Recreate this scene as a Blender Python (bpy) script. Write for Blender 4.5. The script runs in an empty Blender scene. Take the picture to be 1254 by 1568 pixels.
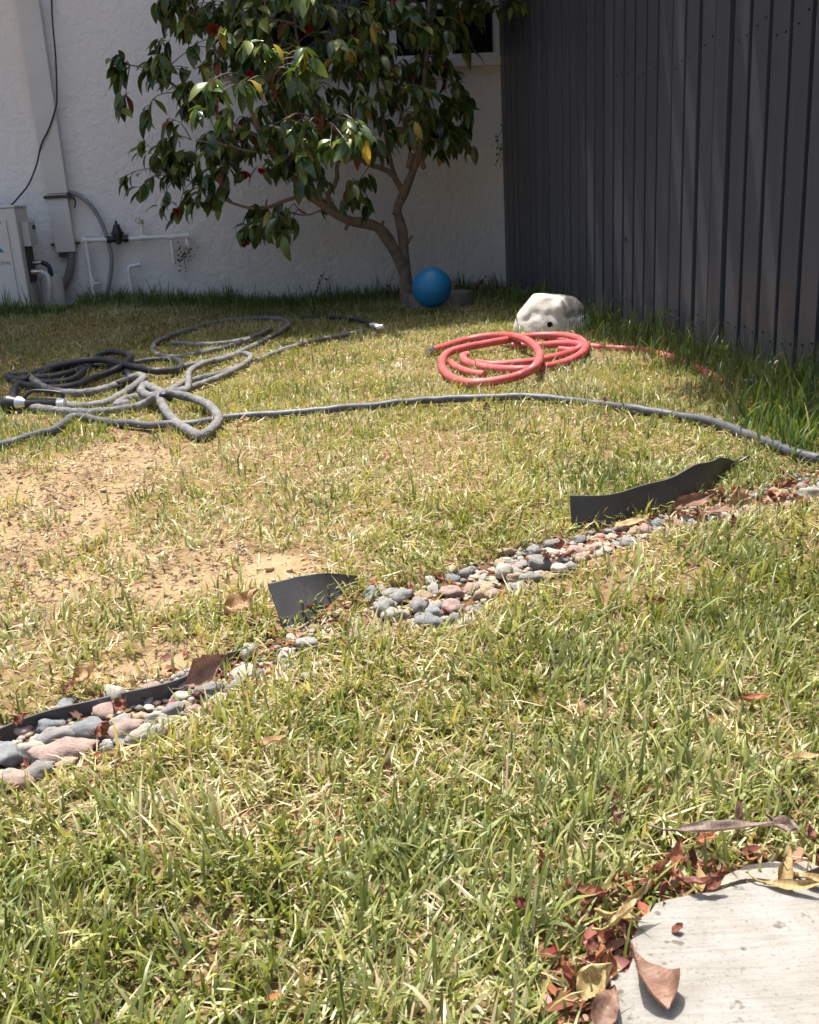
import bpy, bmesh, math, random
import numpy as np
from mathutils import Vector, Matrix, Euler, Quaternion
random.seed(7); rng = np.random.default_rng(7)
sc = bpy.context.scene
R = math.radians
# ------------------------------------------------------------------ camera
FPX, CX, CY = 1548.0, 627.0, 784.0
PITCH, ROLL, YAWW, CAMH = R(17.43), R(-3.38), R(8.14), 0.52
fw = np.array([0, math.cos(PITCH), -math.sin(PITCH)])
r0 = np.array([1., 0, 0]); u0 = np.cross(r0, fw)
RT = math.cos(ROLL)*r0 + math.sin(ROLL)*u0
UP = -math.sin(ROLL)*r0 + math.cos(ROLL)*u0
cam_d = bpy.data.cameras.new("camera"); cam = bpy.data.objects.new("camera", cam_d)
sc.collection.objects.link(cam); sc.camera = cam
M = Matrix(((RT[0], UP[0], -fw[0], 0), (RT[1], UP[1], -fw[1], 0), (RT[2], UP[2], -fw[2], CAMH), (0, 0, 0, 1)))
cam.matrix_world = M
cam_d.sensor_fit = 'VERTICAL'; cam_d.sensor_height = 24; cam_d.sensor_width = 19.2
cam_d.lens = 24*FPX/1568.0
cam_d.clip_start = 0.02; cam_d.clip_end = 1200
cam_d.dof.use_dof = True; cam_d.dof.focus_distance = 1.35; cam_d.dof.aperture_fstop = cam_d.lens/1.1
# ------------------------------------------------------------------ light
SUN_EL, SUN_AZ = R(73.7), R(-23.0)      # azimuth measured from +Y towards +X
w = bpy.data.worlds.new("World"); sc.world = w; w.use_nodes = True
nt = w.node_tree; bg = nt.nodes['Background']
sky = nt.nodes.new('ShaderNodeTexSky'); sky.sky_type = 'NISHITA'; sky.sun_disc = False
sky.sun_elevation = SUN_EL; sky.sun_rotation = SUN_AZ; sky.dust_density = 6
nt.links.new(sky.outputs[0], bg.inputs[0]); bg.inputs[1].default_value = 0.15
sl = bpy.data.lights.new("sun", 'SUN'); so = bpy.data.objects.new("sun", sl); sc.collection.objects.link(so)
sl.energy = 4.6; sl.angle = R(0.53); sl.color = (1.0, 0.955, 0.88)
sdir = Vector((math.sin(SUN_AZ)*math.cos(SUN_EL), math.cos(SUN_AZ)*math.cos(SUN_EL), math.sin(SUN_EL)))
so.rotation_euler = sdir.to_track_quat('Z', 'Y').to_euler()
so.location = sdir*20
sc.view_settings.view_transform = 'Standard'; sc.view_settings.look = 'None'
sc.view_settings.gamma = 1; sc.view_settings.use_curve_mapping = False
sc.view_settings.exposure = 0.80
sc.cycles.max_bounces = 7; sc.cycles.diffuse_bounces = 4; sc.cycles.glossy_bounces = 3
sc.cycles.transmission_bounces = 6; sc.cycles.transparent_max_bounces = 6
sc.cycles.caustics_reflective = False; sc.cycles.caustics_refractive = False
# ------------------------------------------------------------------ place helpers
def ray(px, py):
    return fw + RT*(px-CX)/FPX + UP*(CY-py)/FPX
def spot(px, py, z=0.0):
    d = ray(px, py); t = (z-CAMH)/d[2]
    return np.array([d[0]*t, d[1]*t, z])
def at_y(px, py, Y):
    d = ray(px, py); t = Y/d[1]; return np.array([d[0]*t, Y, CAMH+d[2]*t])
CO = np.array([0.596, 5.67, 0.0])                       # corner where house wall meets fence
WX = np.array([math.cos(YAWW), math.sin(YAWW), 0])      # along the wall
WN = np.array([math.sin(YAWW), -math.cos(YAWW), 0])     # out of the wall, also along the fence
FN = -WX                                                # out of the fence face
def wall_pt(s, off, z): return CO + WX*s + WN*off + np.array([0, 0, z])
def on_wall(px, py, off=0.0):
    d = ray(px, py); o = np.array([0, 0, CAMH]); c = CO + WN*off
    t = WN@(c-o)/(WN@d); return o+d*t
def hsh(ix, iy, seed):
    n = (ix*374761393 + iy*668265263 + seed*1442695041) & 0xffffffff
    n = ((n ^ (n >> 13))*1274126177) & 0xffffffff
    return ((n ^ (n >> 16)) & 0xffff)/65535.0
def vnoise(x, y, seed=0):
    x = np.asarray(x, float); y = np.asarray(y, float)
    ix = np.floor(x).astype(np.int64); iy = np.floor(y).astype(np.int64)
    fx = x-ix; fy = y-iy; fx = fx*fx*(3-2*fx); fy = fy*fy*(3-2*fy)
    a = hsh(ix, iy, seed); b = hsh(ix+1, iy, seed); c = hsh(ix, iy+1, seed); d = hsh(ix+1, iy+1, seed)
    return (a*(1-fx)+b*fx)*(1-fy)+(c*(1-fx)+d*fx)*fy
def fbm(x, y, seed=0, o=4):
    v = 0; a = .5; t = 0
    for i in range(o):
        v = v+a*vnoise(x*2**i, y*2**i, seed+i*17); t += a; a *= .5
    return v/t
def sst(a, b, x):
    t = np.clip((x-a)/(b-a), 0, 1); return t*t*(3-2*t)
# the bed of river stones: far and near edge, as ground points
TOPL = np.array([spot(*p)[:2] for p in [(-260,1190),(-60,1130),(0,1105),(180,1052),(360,1002),(420,965),(560,905),(650,880),(750,850),(820,828),(880,815),(1000,790),(1100,765),(1180,735),(1254,720),(1420,690)]])
BOTL = np.array([spot(*p)[:2] for p in [(-260,1290),(-60,1228),(0,1200),(100,1170),(200,1130),(300,1090),(380,1050),(500,1015),(580,968),(700,955),(760,905),(860,870),(930,838),(1040,808),(1140,790),(1254,768),(1420,730)]])
def bed_uv(x, y):
    """0 at the far edge of the stone bed, 1 at the near edge."""
    yt = np.interp(x, TOPL[:, 0], TOPL[:, 1]); yb = np.interp(x, BOTL[:, 0], BOTL[:, 1])
    return (yt-y)/(yt-yb)
def blob(px, py, rx, ry):
    c = spot(px, py)[:2]; a = np.linalg.norm(spot(px+rx, py)[:2]-c); b = abs(spot(px, py-ry)[1]-spot(px, py+ry)[1])/2
    return (c[0], c[1], a, b)
SOIL = [blob(*b) for b in [(110,735,130,62),(25,842,130,60),(70,892,120,50),(20,930,90,40),(180,860,70,40),(420,870,60,26),(160,695,60,22),(300,878,62,32),(245,910,55,26),(350,850,42,18),(20,775,70,30),(215,1022,75,16),(-120,860,120,80),(60,800,40,24),(265,1000,60,16),(-40,940,90,50),(130,805,60,22)]]
THIN = [blob(*b) for b in [(200,800,260,150),(480,800,120,60),(150,1000,200,60),(660,700,90,40),(950,880,120,50)]]
DRY = [blob(*b) for b in [(500,700,400,110),(250,820,300,160),(100,500,250,30),(1000,880,160,50),(700,560,300,60),(660,640,120,30)]]
def blobsum(lst, x, y, seed, wob=.35):
    n = fbm(x*9, y*9, seed)-.5; n2 = fbm(x*30, y*30, seed+5)-.5
    m = np.zeros_like(x)
    for cx, cy, a, b in lst:
        d = np.sqrt(((x-cx)/a)**2+((y-cy)/b)**2)+(n*2.2+n2)*wob*1.6
        m = np.maximum(m, 1-sst(.75, 1.15, d))
    return m
SLAB = [spot(*p, .008)[:2] for p in [(934,1568),(936,1497),(966,1494),(968,1450),(978,1412),(1003,1387),(1045,1377),(1120,1362),(1181,1352),(1254,1343)]]
SLAB = [np.array([SLAB[0][0]-.004, -2.5]), np.array([SLAB[0][0]-.003, .2])]+SLAB+[np.array([1.3, SLAB[-1][1]+.06]), np.array([1.3, -2.5])]
def in_poly(x, y, poly, grow=0.0):
    c = np.zeros(np.shape(x), bool); n = len(poly)
    for i in range(n):
        x1, y1 = poly[i]; x2, y2 = poly[(i+1) % n]
        cond = ((y1 > y) != (y2 > y)) & (x < (x2-x1)*(y-y1)/(y2-y1+1e-12)+x1)
        c ^= cond
    return c
def slab_dist(x, y):
    d = np.full(np.shape(x), 9.)
    for i in range(len(SLAB)-1):
        a = np.array(SLAB[i]); b = np.array(SLAB[i+1]); ab = b-a
        t = np.clip(((x-a[0])*ab[0]+(y-a[1])*ab[1])/(ab@ab), 0, 1)
        d = np.minimum(d, np.hypot(x-a[0]-t*ab[0], y-a[1]-t*ab[1]))
    return d
def wall_dist(x, y): return (x-CO[0])*WN[0]+(y-CO[1])*WN[1]
def fence_dist(x, y): return (x-CO[0])*FN[0]+(y-CO[1])*FN[1]
def gheight(x, y):
    x = np.asarray(x, float); y = np.asarray(y, float)
    u = bed_uv(x, y)
    tr = sst(-.15, .2, u)*(1-sst(.8, 1.15, u))
    h = .014*(fbm(x*2.2, y*2.2, 3)-.5) + .008*(fbm(x*14, y*14, 9)-.5)
    h = h + .075*sst(-.5, -1.5, x)*(1-sst(.5, 1.3, wall_dist(x, y)))
    soil = blobsum(SOIL, x, y, 21)
    h = h + soil*(.014*(fbm(x*38, y*38, 12)-.5)+.016*np.abs(fbm(x*20, y*26, 33)-.5) - .006)
    h = h - tr*.010
    sd = slab_dist(x, y); ins = in_poly(x, y, SLAB)
    k = np.where(ins, 1, 1-sst(0, .06, sd))
    h = h*(1-k) + k*(-.006)
    h = np.where(ins, -.03, h)
    return h
def gz(x, y): return float(gheight(np.array([x]), np.array([y]))[0])
# ------------------------------------------------------------------ object helpers
def link(o, parent=None):
    sc.collection.objects.link(o)
    if parent is not None: o.parent = parent
    return o
def tag(o, label=None, cat=None, group=None, kind=None):
    if label: o['label'] = label
    if cat: o['category'] = cat
    if group: o['group'] = group
    if kind: o['kind'] = kind
    return o
def empty(name, loc=(0, 0, 0)):
    o = bpy.data.objects.new(name, None); o.location = Vector(loc); o.empty_display_size = .05; return link(o)
def mesh_np(name, V, T, mat, parent=None, cols=None, smooth=True, quads=False):
    me = bpy.data.meshes.new(name); V = np.ascontiguousarray(V, np.float32); T = np.ascontiguousarray(T, np.int32)
    k = T.shape[1]
    me.vertices.add(len(V)); me.vertices.foreach_set('co', V.ravel())
    me.loops.add(T.size); me.loops.foreach_set('vertex_index', T.ravel())
    me.polygons.add(len(T)); me.polygons.foreach_set('loop_start', np.arange(0, T.size, k, dtype=np.int32))
    me.polygons.foreach_set('loop_total', np.full(len(T), k, np.int32))
    if smooth: me.polygons.foreach_set('use_smooth', np.ones(len(T), bool))
    if cols is not None:
        a = me.color_attributes.new('col', 'FLOAT_COLOR', 'POINT')
        c = np.ones((len(V), 4), np.float32); c[:, :cols.shape[1]] = cols
        a.data.foreach_set('color', c.ravel())
    me.update(calc_edges=True); me.materials.append(mat)
    return link(bpy.data.objects.new(name, me), parent)
class MB:
    """collects shapes for ONE mesh"""
    def __init__(s): s.V = []; s.F = []
    def add(s, V, F):
        o = len(s.V); s.V += [tuple(v) for v in V]; s.F += [tuple(i+o for i in f) for f in F]; return s
    def box(s, c, ax, ay, az, hx, hy, hz):
        c = np.array(c, float); P = []
        for k in (-1, 1):
            for i, j in ((-1, -1), (1, -1), (1, 1), (-1, 1)): P.append(c+np.array(ax)*hx*i+np.array(ay)*hy*j+np.array(az)*hz*k)
        return s.add(P, [(0, 3, 2, 1), (4, 5, 6, 7), (0, 1, 5, 4), (1, 2, 6, 5), (2, 3, 7, 6), (3, 0, 4, 7)])
    def wbox(s, s0, s1, o0, o1, z0, z1):      # box in wall coordinates
        return s.box(wall_pt((s0+s1)/2, (o0+o1)/2, (z0+z1)/2), WX, WN, (0, 0, 1), abs(s1-s0)/2, abs(o1-o0)/2, abs(z1-z0)/2)
    def tube(s, P, r, n=10, cap=True):
        P = np.array(P, float); r = np.full(len(P), r) if np.isscalar(r) else np.array(r)
        T = np.gradient(P, axis=0); T /= np.linalg.norm(T, axis=1)[:, None]+1e-12
        a = np.cross(T[0], (0, 0, 1)); 
        if np.linalg.norm(a) < .1: a = np.cross(T[0], (1, 0, 0))
        a /= np.linalg.norm(a); V = []
        for i in range(len(P)):
            a = a-T[i]*(a@T[i]); a /= np.linalg.norm(a)+1e-12; b = np.cross(T[i], a)
            for k in range(n):
                t = 2*math.pi*k/n; V.append(P[i]+r[i]*(a*math.cos(t)+b*math.sin(t)))
        F = [(i*n+k, i*n+(k+1) % n, (i+1)*n+(k+1) % n, (i+1)*n+k) for i in range(len(P)-1) for k in range(n)]
        if cap: F += [tuple(reversed(range(n))), tuple((len(P)-1)*n+k for k in range(n))]
        return s.add(V, F)
    def build(s, name, mat, parent=None, smooth=False, bevel=0):
        me = bpy.data.meshes.new(name); me.from_pydata(s.V, [], s.F)
        if smooth: me.polygons.foreach_set('use_smooth', np.ones(len(me.polygons), bool))
        me.materials.append(mat); o = link(bpy.data.objects.new(name, me), parent)
        bm = bmesh.new(); bm.from_mesh(me); bmesh.ops.recalc_face_normals(bm, faces=bm.faces)
        if bevel: bmesh.ops.bevel(bm, geom=bm.edges[:], offset=bevel, segments=2, affect='EDGES', profile=.6)
        bm.to_mesh(me); bm.free()
        if smooth and hasattr(me, 'set_sharp_from_angle'): me.set_sharp_from_angle(angle=R(50))
        return o
def rel(o, root):        # keep world place when parenting under a moved Empty
    o.matrix_parent_inverse = Matrix.Translation(root.location).inverted(); return o
def smooth_path(P, step=.01, closed=False):
    P = [np.array(p, float) for p in P]; Q = []
    ext = [2*P[0]-P[1]]+P+[2*P[-1]-P[-2]]
    for i in range(1, len(ext)-2):
        a, b, c, d = ext[i-1], ext[i], ext[i+1], ext[i+2]; n = max(2, int(np.linalg.norm(c-b)/step))
        for k in range(n):
            t = k/n; Q.append(.5*((2*b)+(c-a)*t+(2*a-5*b+4*c-d)*t*t+(-a+3*b-3*c+d)*t**3))
    Q.append(P[-1]); return np.array(Q)
# ------------------------------------------------------------------ materials
def newmat(name):
    m = bpy.data.materials.new(name); m.use_nodes = True; t = m.node_tree
    return m, t, t.nodes['Principled BSDF'], t.nodes['Material Output']
def N(t, typ, **kw):
    n = t.nodes.new(typ)
    for k, v in kw.items():
        if hasattr(n, k): setattr(n, k, v)
        else: n.inputs[k.replace('_', ' ')].default_value = v
    return n
def ramp(t, fac, stops):
    r = N(t, 'ShaderNodeValToRGB'); e = r.color_ramp.elements
    while len(e) > 1: e.remove(e[-1])
    e[0].position = stops[0][0]; e[0].color = (*stops[0][1], 1)
    for p, c in stops[1:]:
        k = e.new(p); k.color = (*c, 1)
    t.links.new(fac, r.inputs[0]); return r.outputs[0]
def coords(t, space='Object', scale=(1, 1, 1)):
    c = N(t, 'ShaderNodeTexCoord'); mp = N(t, 'ShaderNodeMapping'); mp.inputs['Scale'].default_value = scale
    t.links.new(c.outputs[space], mp.inputs[0]); return mp.outputs[0]
def noise(t, vec, scale, detail=6, rough=.55, dist=0):
    n = N(t, 'ShaderNodeTexNoise'); n.inputs['Scale'].default_value = scale; n.inputs['Detail'].default_value = detail
    n.inputs['Roughness'].default_value = rough; n.inputs['Distortion'].default_value = dist
    t.links.new(vec, n.inputs['Vector']); return n.outputs[0]
def bump(t, bsdf, h, strength=.3, dist=.005, prev=None):
    b = N(t, 'ShaderNodeBump'); b.inputs['Strength'].default_value = strength; b.inputs['Distance'].default_value = dist
    t.links.new(h, b.inputs['Height'])
    if prev is not None: t.links.new(prev, b.inputs['Normal'])
    if bsdf is not None: t.links.new(b.outputs[0], bsdf.inputs['Normal'])
    return b.outputs[0]
def mix(t, a, b, f, mode='MIX'):
    m = N(t, 'ShaderNodeMix', data_type='RGBA', blend_type=mode)
    for s, v in ((6, a), (7, b), (0, f)):
        if isinstance(v, bpy.types.NodeSocket): t.links.new(v, m.inputs[s])
        else: m.inputs[s].default_value = v if s == 0 else (*v, 1)
    return m.outputs[2]
def plain(name, col, rough=.5, var=.15, scale=30, bstr=.1, bdist=.001, metal=0, spec=.5, bscale=None, space='Object'):
    m, t, b, o = newmat(name); v = coords(t, space)
    lo = tuple(c*(1-var) for c in col); hi = tuple(min(1, c*(1+var)) for c in col)
    c = ramp(t, noise(t, v, scale), [(.3, lo), (.7, hi)]); t.links.new(c, b.inputs['Base Color'])
    b.inputs['Roughness'].default_value = rough; b.inputs['Metallic'].default_value = metal
    b.inputs['Specular IOR Level'].default_value = spec
    if bstr: bump(t, b, noise(t, v, bscale or scale*4), bstr, bdist)
    return m
def leafy(name, rough=.45, spec=.5, trans=.35, attr=True, col=(.1, .2, .05), var=.25, tcol=None, veins=False):
    m, t, b, o = newmat(name)
    if attr:
        c = N(t, 'ShaderNodeAttribute', attribute_name='col').outputs['Color']
    else:
        oi = N(t, 'ShaderNodeObjectInfo'); v = coords(t)
        nz = noise(t, v, 25, 3)
        a = N(t, 'ShaderNodeMath', operation='MULTIPLY_ADD'); t.links.new(nz, a.inputs[0]); a.inputs[1].default_value = .5
        t.links.new(oi.outputs['Random'], a.inputs[2])
        s = N(t, 'ShaderNodeMath', operation='MULTIPLY'); t.links.new(a.outputs[0], s.inputs[0]); s.inputs[1].default_value = .66
        c = ramp(t, s.outputs[0], [(.1, tuple(x*(1-var) for x in col)), (.9, tuple(x*(1+var) for x in col))])
    t.links.new(c, b.inputs['Base Color']); b.inputs['Roughness'].default_value = rough
    b.inputs['Specular IOR Level'].default_value = spec
    tr = N(t, 'ShaderNodeBsdfTranslucent')
    tc = mix(t, c, tcol or (1.0, 1.0, .45), 1.0, 'MULTIPLY')
    tb = N(t, 'ShaderNodeHueSaturation'); tb.inputs['Value'].default_value = 1.5; t.links.new(tc, tb.inputs['Color'])
    t.links.new(tb.outputs[0], tr.inputs[0])
    ms = N(t, 'ShaderNodeMixShader'); ms.inputs[0].default_value = trans
    t.links.new(b.outputs[0], ms.inputs[1]); t.links.new(tr.outputs[0], ms.inputs[2]); t.links.new(ms.outputs[0], o.inputs[0])
    return m
MT = {}
# stucco
m, t, b, o = newmat('stucco'); v = coords(t, 'Generated'); v = coords(t, 'Object')
sep = N(t, 'ShaderNodeSeparateXYZ'); t.links.new(v, sep.inputs[0])
c1 = ramp(t, noise(t, v, 1.2, 5), [(.3, (.82, .80, .76)), (.7, (.88, .865, .83))])
dirt = noise(t, coords(t, 'Object', (6, 6, 1.2)), 3, 6, .7)
zr = N(t, 'ShaderNodeMapRange'); t.links.new(sep.outputs[2], zr.inputs[0]); zr.inputs[1].default_value = .0; zr.inputs[2].default_value = .45; zr.inputs[3].default_value = .55; zr.inputs[4].default_value = .0
dm = N(t, 'ShaderNodeMath', operation='MULTIPLY'); t.links.new(dirt, dm.inputs[0]); t.links.new(zr.outputs[0], dm.inputs[1])
c2 = mix(t, c1, (.40, .33, .25), dm.outputs[0])
spk = ramp(t, noise(t, v, 42, 2, .5), [(.72, (0, 0, 0)), (.76, (1, 1, 1))]); spb = N(t, 'ShaderNodeMath', operation='MULTIPLY'); t.links.new(spk, spb.inputs[0]); t.links.new(zr.outputs[0], spb.inputs[1])
c3 = mix(t, c2, (.12, .09, .07), spb.outputs[0]); t.links.new(c3, b.inputs['Base Color']); b.inputs['Roughness'].default_value = .92
n1 = bump(t, None, noise(t, v, 28, 4, .6, .6), .9, .012); bump(t, b, noise(t, v, 120, 3), .4, .003, n1); MT['stucco'] = m
# ground
m, t, b, o = newmat('soil'); v = coords(t)
at_ = N(t, 'ShaderNodeAttribute', attribute_name='col'); sp = N(t, 'ShaderNodeSeparateColor'); t.links.new(at_.outputs['Color'], sp.inputs[0])
sand = ramp(t, noise(t, v, 7, 9, .65), [(.22, (.095, .066, .038)), (.42, (.27, .195, .11)), (.7, (.39, .295, .175))])
grit = ramp(t, noise(t, v, 260, 3, .6), [(.3, (.55, .5, .45)), (.5, (1, 1, 1)), (.8, (1.2, 1.2, 1.15))]); sand = mix(t, sand, grit, .75, 'MULTIPLY')
that = ramp(t, noise(t, v, 60, 6, .7), [(.3, (.09, .055, .03)), (.55, (.22, .15, .08)), (.8, (.38, .29, .16))])
duff = ramp(t, noise(t, v, 90, 4, .7), [(.3, (.05, .03, .02)), (.6, (.16, .08, .045)), (.85, (.28, .15, .09))])
c = mix(t, that, sand, sp.outputs[0]); c = mix(t, c, duff, sp.outputs[1]); t.links.new(c, b.inputs['Base Color']); b.inputs['Roughness'].default_value = .95; b.inputs['Specular IOR Level'].default_value = .15
n1 = bump(t, None, noise(t, v, 55, 8, .7), .8, .006); bump(t, b, noise(t, v, 420, 3), .6, .0015, n1); MT['soil'] = m
# concrete
m, t, b, o = newmat('concrete'); v = coords(t)
c = ramp(t, noise(t, v, 9, 8, .65), [(.25, (.235, .228, .21)), (.5, (.28, .273, .254)), (.8, (.315, .31, .293))])
g = ramp(t, noise(t, v, 380, 2), [(.28, (.45, .42, .38)), (.42, (1, 1, 1))]); c = mix(t, c, g, .55, 'MULTIPLY')
pit = ramp(t, noise(t, v, 70, 3, .5), [(.30, (.35, .29, .22)), (.36, (1, 1, 1))]); c = mix(t, c, pit, .8, 'MULTIPLY')
stn = ramp(t, noise(t, v, 16, 7, .7, .8), [(.38, (.80, .77, .71)), (.56, (1, 1, 1))]); c = mix(t, c, stn, .6, 'MULTIPLY')
mp = N(t, 'ShaderNodeMapping'); mp.inputs['Rotation'].default_value = (0, 0, R(8)); mp.inputs['Scale'].default_value = (4, 60, 4); t.links.new(v, mp.inputs[0])
br = noise(t, mp.outputs[0], 5, 6, .7, .3); brc = ramp(t, br, [(.38, (.68, .65, .60)), (.52, (1, 1, 1))]); c = mix(t, c, brc, .42, 'MULTIPLY')
t.links.new(c, b.inputs['Base Color']); b.inputs['Roughness'].default_value = .9
n1 = bump(t, None, br, .55, .003); bump(t, b, noise(t, v, 300, 4), .4, .0012, n1); MT['concrete'] = m
MT['old_concrete'] = plain('old_concrete', (.30, .27, .23), .95, .35, 30, .8, .006, space='Object')
MT['grass'] = leafy('grass', .42, .45, .30, tcol=(1.0, 1.0, .45))
MT['litter'] = leafy('litter', .7, .25, .25, tcol=(1, .8, .6))
# fence paint
m, t, b, o = newmat('fence_paint'); v = coords(t); oi = N(t, 'ShaderNodeObjectInfo')
c = ramp(t, oi.outputs['Random'], [(0, (.062, .069, .084)), (1, (.082, .090, .108))])
st = ramp(t, noise(t, coords(t, 'Object', (30, 30, .6)), 2, 6, .7), [(.3, (.8, .8, .8)), (.7, (1.1, 1.1, 1.1))]); c = mix(t, c, st, .8, 'MULTIPLY')
fz = N(t, 'ShaderNodeSeparateXYZ'); t.links.new(v, fz.inputs[0]); fr_ = N(t, 'ShaderNodeMapRange'); t.links.new(fz.outputs[2], fr_.inputs[0]); fr_.inputs[1].default_value = 0; fr_.inputs[2].default_value = .30; fr_.inputs[3].default_value = .9; fr_.inputs[4].default_value = 0
sp2 = ramp(t, noise(t, v, 14, 8, .75), [(.45, (0, 0, 0)), (.7, (1, 1, 1))]); fm_ = N(t, 'ShaderNodeMath', operation='MULTIPLY'); t.links.new(sp2, fm_.inputs[0]); t.links.new(fr_.outputs[0], fm_.inputs[1]); c = mix(t, c, (.17, .14, .11), fm_.outputs[0])
sc2 = ramp(t, noise(t, v, 30, 3, .5), [(.76, (0, 0, 0)), (.79, (1, 1, 1))]); c = mix(t, c, (.035, .03, .028), sc2)
t.links.new(c, b.inputs['Base Color']); b.inputs['Roughness'].default_value = .40
bump(t, b, noise(t, coords(t, 'Object', (60, 60, 2)), 3, 5), .35, .002); MT['fence'] = m
MT['fence_back_shaded'] = plain('shaded_fence_backing', (.010, .010, .011), .9, .2, 8)  # near-black: shade in the gaps between boards is put into this colour
MT['white_paint'] = plain('white_paint', (.74, .74, .72), .45, .05, 5, .15, .001)
MT['pvc'] = plain('white_pvc', (.82, .83, .82), .35, .08, 14, .05)
MT['ac'] = plain('cream_metal', (.62, .61, .57), .42, .06, 6, .08)
MT['ac_dark'] = plain('dark_recess', (.04, .04, .04), .6, .3, 12)
MT['black_plastic'] = plain('black_plastic', (.022, .022, .024), .42, .3, 20, .15)
MT['grey_tube'] = plain('grey_vinyl', (.26, .25, .245), .5, .15, 18, .1)
MT['dark_hole'] = plain('dark_hole', (.006, .006, .006), .9, .1, 10, 0)
MT['metal'] = plain('bright_metal', (.6, .6, .58), .3, .1, 20, .1, metal=.9)
MT['roof'] = plain('roof_shingle', (.16, .13, .11), .9, .3, 10, .5, .01)
MT['bark'] = plain('bark', (.215, .165, .125), .9, .35, 22, 1.0, .008, bscale=38)
MT['twig'] = plain('dry_twig', (.20, .15, .11), .9, .3, 30, .5, .002)
MT['pane_reflection'] = plain('tan_reflection', (.40, .27, .20), .8, .2, 3)
MT['dark_room'] = plain('dark_interior', (.030, .026, .024), .8, .3, 3, 0)
MT['blue_print'] = plain('blue_print', (.03, .22, .42), .5, .05)
MT['grey_print'] = plain('grey_print', (.10, .10, .11), .5, .05)
m, t, b, o = newmat('window_glass'); b.inputs['Base Color'].default_value = (.02, .02, .022, 1); b.inputs['Roughness'].default_value = .06
b.inputs['Transmission Weight'].default_value = .85; b.inputs['IOR'].default_value = 1.45
bump(t, b, noise(t, coords(t), 3, 2), .06, .01); MT['glass'] = m
# ball
m, t, b, o = newmat('blue_rubber'); v = coords(t)
c = ramp(t, noise(t, v, 8, 5), [(.3, (.005, .135, .30)), (.7, (.008, .18, .38))]); t.links.new(c, b.inputs['Base Color']); b.inputs['Roughness'].default_value = .5; bump(t, b, noise(t, v, 160, 2), .25, .001); MT['ball'] = m
# hoses
m, t, b, o = newmat('red_rubber'); v = coords(t)
c = ramp(t, noise(t, v, 14, 6), [(.3, (.42, .075, .078)), (.55, (.54, .11, .112)), (.85, (.57, .20, .19))]); t.links.new(c, b.inputs['Base Color']); b.inputs['Roughness'].default_value = .5; bump(t, b, noise(t, v, 120, 3), .3, .001); MT['red_hose'] = m
m, t, b, o = newmat('grey_rubber'); v = coords(t)
c = ramp(t, noise(t, v, 16, 7, .7), [(.3, (.055, .057, .066)), (.55, (.09, .093, .106)), (.8, (.18, .17, .165))]); t.links.new(c, b.inputs['Base Color']); b.inputs['Roughness'].default_value = .5; bump(t, b, noise(t, v, 140, 3), .35, .001); MT['grey_hose'] = m
m, t, b, o = newmat('woven_sleeve'); v = coords(t)
c = ramp(t, noise(t, v, 22, 7, .75), [(.25, (.08, .078, .08)), (.5, (.17, .165, .163)), (.8, (.32, .31, .295))]); t.links.new(c, b.inputs['Base Color']); b.inputs['Roughness'].default_value = .9
n1 = bump(t, None, noise(t, v, 75, 3, .5, 1.0), 1.0, .005); bump(t, b, noise(t, v, 500, 2), .5, .001, n1); MT['sleeve'] = m
MT['shaded_dark_hose'] = plain('shaded_dark_hose', (.026, .027, .032), .5, .4, 20, .4, .002)  # near-black hose tone with the shade over the back loops painted in
# edging rubber
m, t, b, o = newmat('black_edging'); v = coords(t)
c = ramp(t, noise(t, v, 11, 8, .7), [(.3, (.040, .040, .042)), (.6, (.070, .071, .075)), (.85, (.18, .17, .155))]); t.links.new(c, b.inputs['Base Color']); b.inputs['Roughness'].default_value = .55; bump(t, b, noise(t, v, 60, 5), .35, .002); MT['edging'] = m
# fake rock
m, t, b, o = newmat('cream_stone'); v = coords(t)
c = ramp(t, noise(t, v, 9, 8, .7), [(.3, (.50, .465, .395)), (.55, (.62, .585, .515)), (.8, (.68, .65, .585))]); t.links.new(c, b.inputs['Base Color']); b.inputs['Roughness'].default_value = .9
n1 = bump(t, None, noise(t, v, 16, 7, .6), .55, .010); bump(t, b, noise(t, v, 160, 3), .5, .003, n1); MT['cream_stone'] = m
def stone(name, col, sp, spc=.45):
    m, t, b, o = newmat(name); v = coords(t, 'Object'); oi = N(t, 'ShaderNodeObjectInfo')
    vm = N(t, 'ShaderNodeVectorMath', operation='ADD'); t.links.new(v, vm.inputs[0]); t.links.new(oi.outputs['Location'], vm.inputs[1])
    sc_ = N(t, 'ShaderNodeVectorMath', operation='SCALE'); sc_.inputs['Scale'].default_value = 1; t.links.new(vm.outputs[0], sc_.inputs[0]); v = sc_.outputs[0]
    c = ramp(t, noise(t, v, 3.2, 6, .6, .6), [(.3, tuple(x*.72 for x in col)), (.7, tuple(min(1, x*1.2) for x in col))])
    s = ramp(t, noise(t, v, 22, 4, .75), [(.44, (1, 1, 1)), (.6, sp)]); c = mix(t, c, s, spc, 'MULTIPLY')
    val = ramp(t, oi.outputs['Random'], [(0, (.78, .78, .78)), (1, (1.18, 1.18, 1.18))]); c = mix(t, c, val, .8, 'MULTIPLY')
    t.links.new(c, b.inputs['Base Color']); b.inputs['Roughness'].default_value = .8; bump(t, b, noise(t, v, 9, 6, .7), .5, .06); return m
STN = {'grey': stone('grey_stone', (.34, .332, .315), (.4, .4, .4)), 'blue-grey': stone('slate_stone', (.27, .285, .295), (.7, .7, .7), .3),
       'pink': stone('pink_stone', (.44, .325, .285), (.6, .45, .42)), 'tan': stone('tan_stone', (.46, .365, .25), (.6, .45, .35)),
       'pale': stone('pale_stone', (.50, .465, .40), (.5, .45, .4))}

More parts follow.
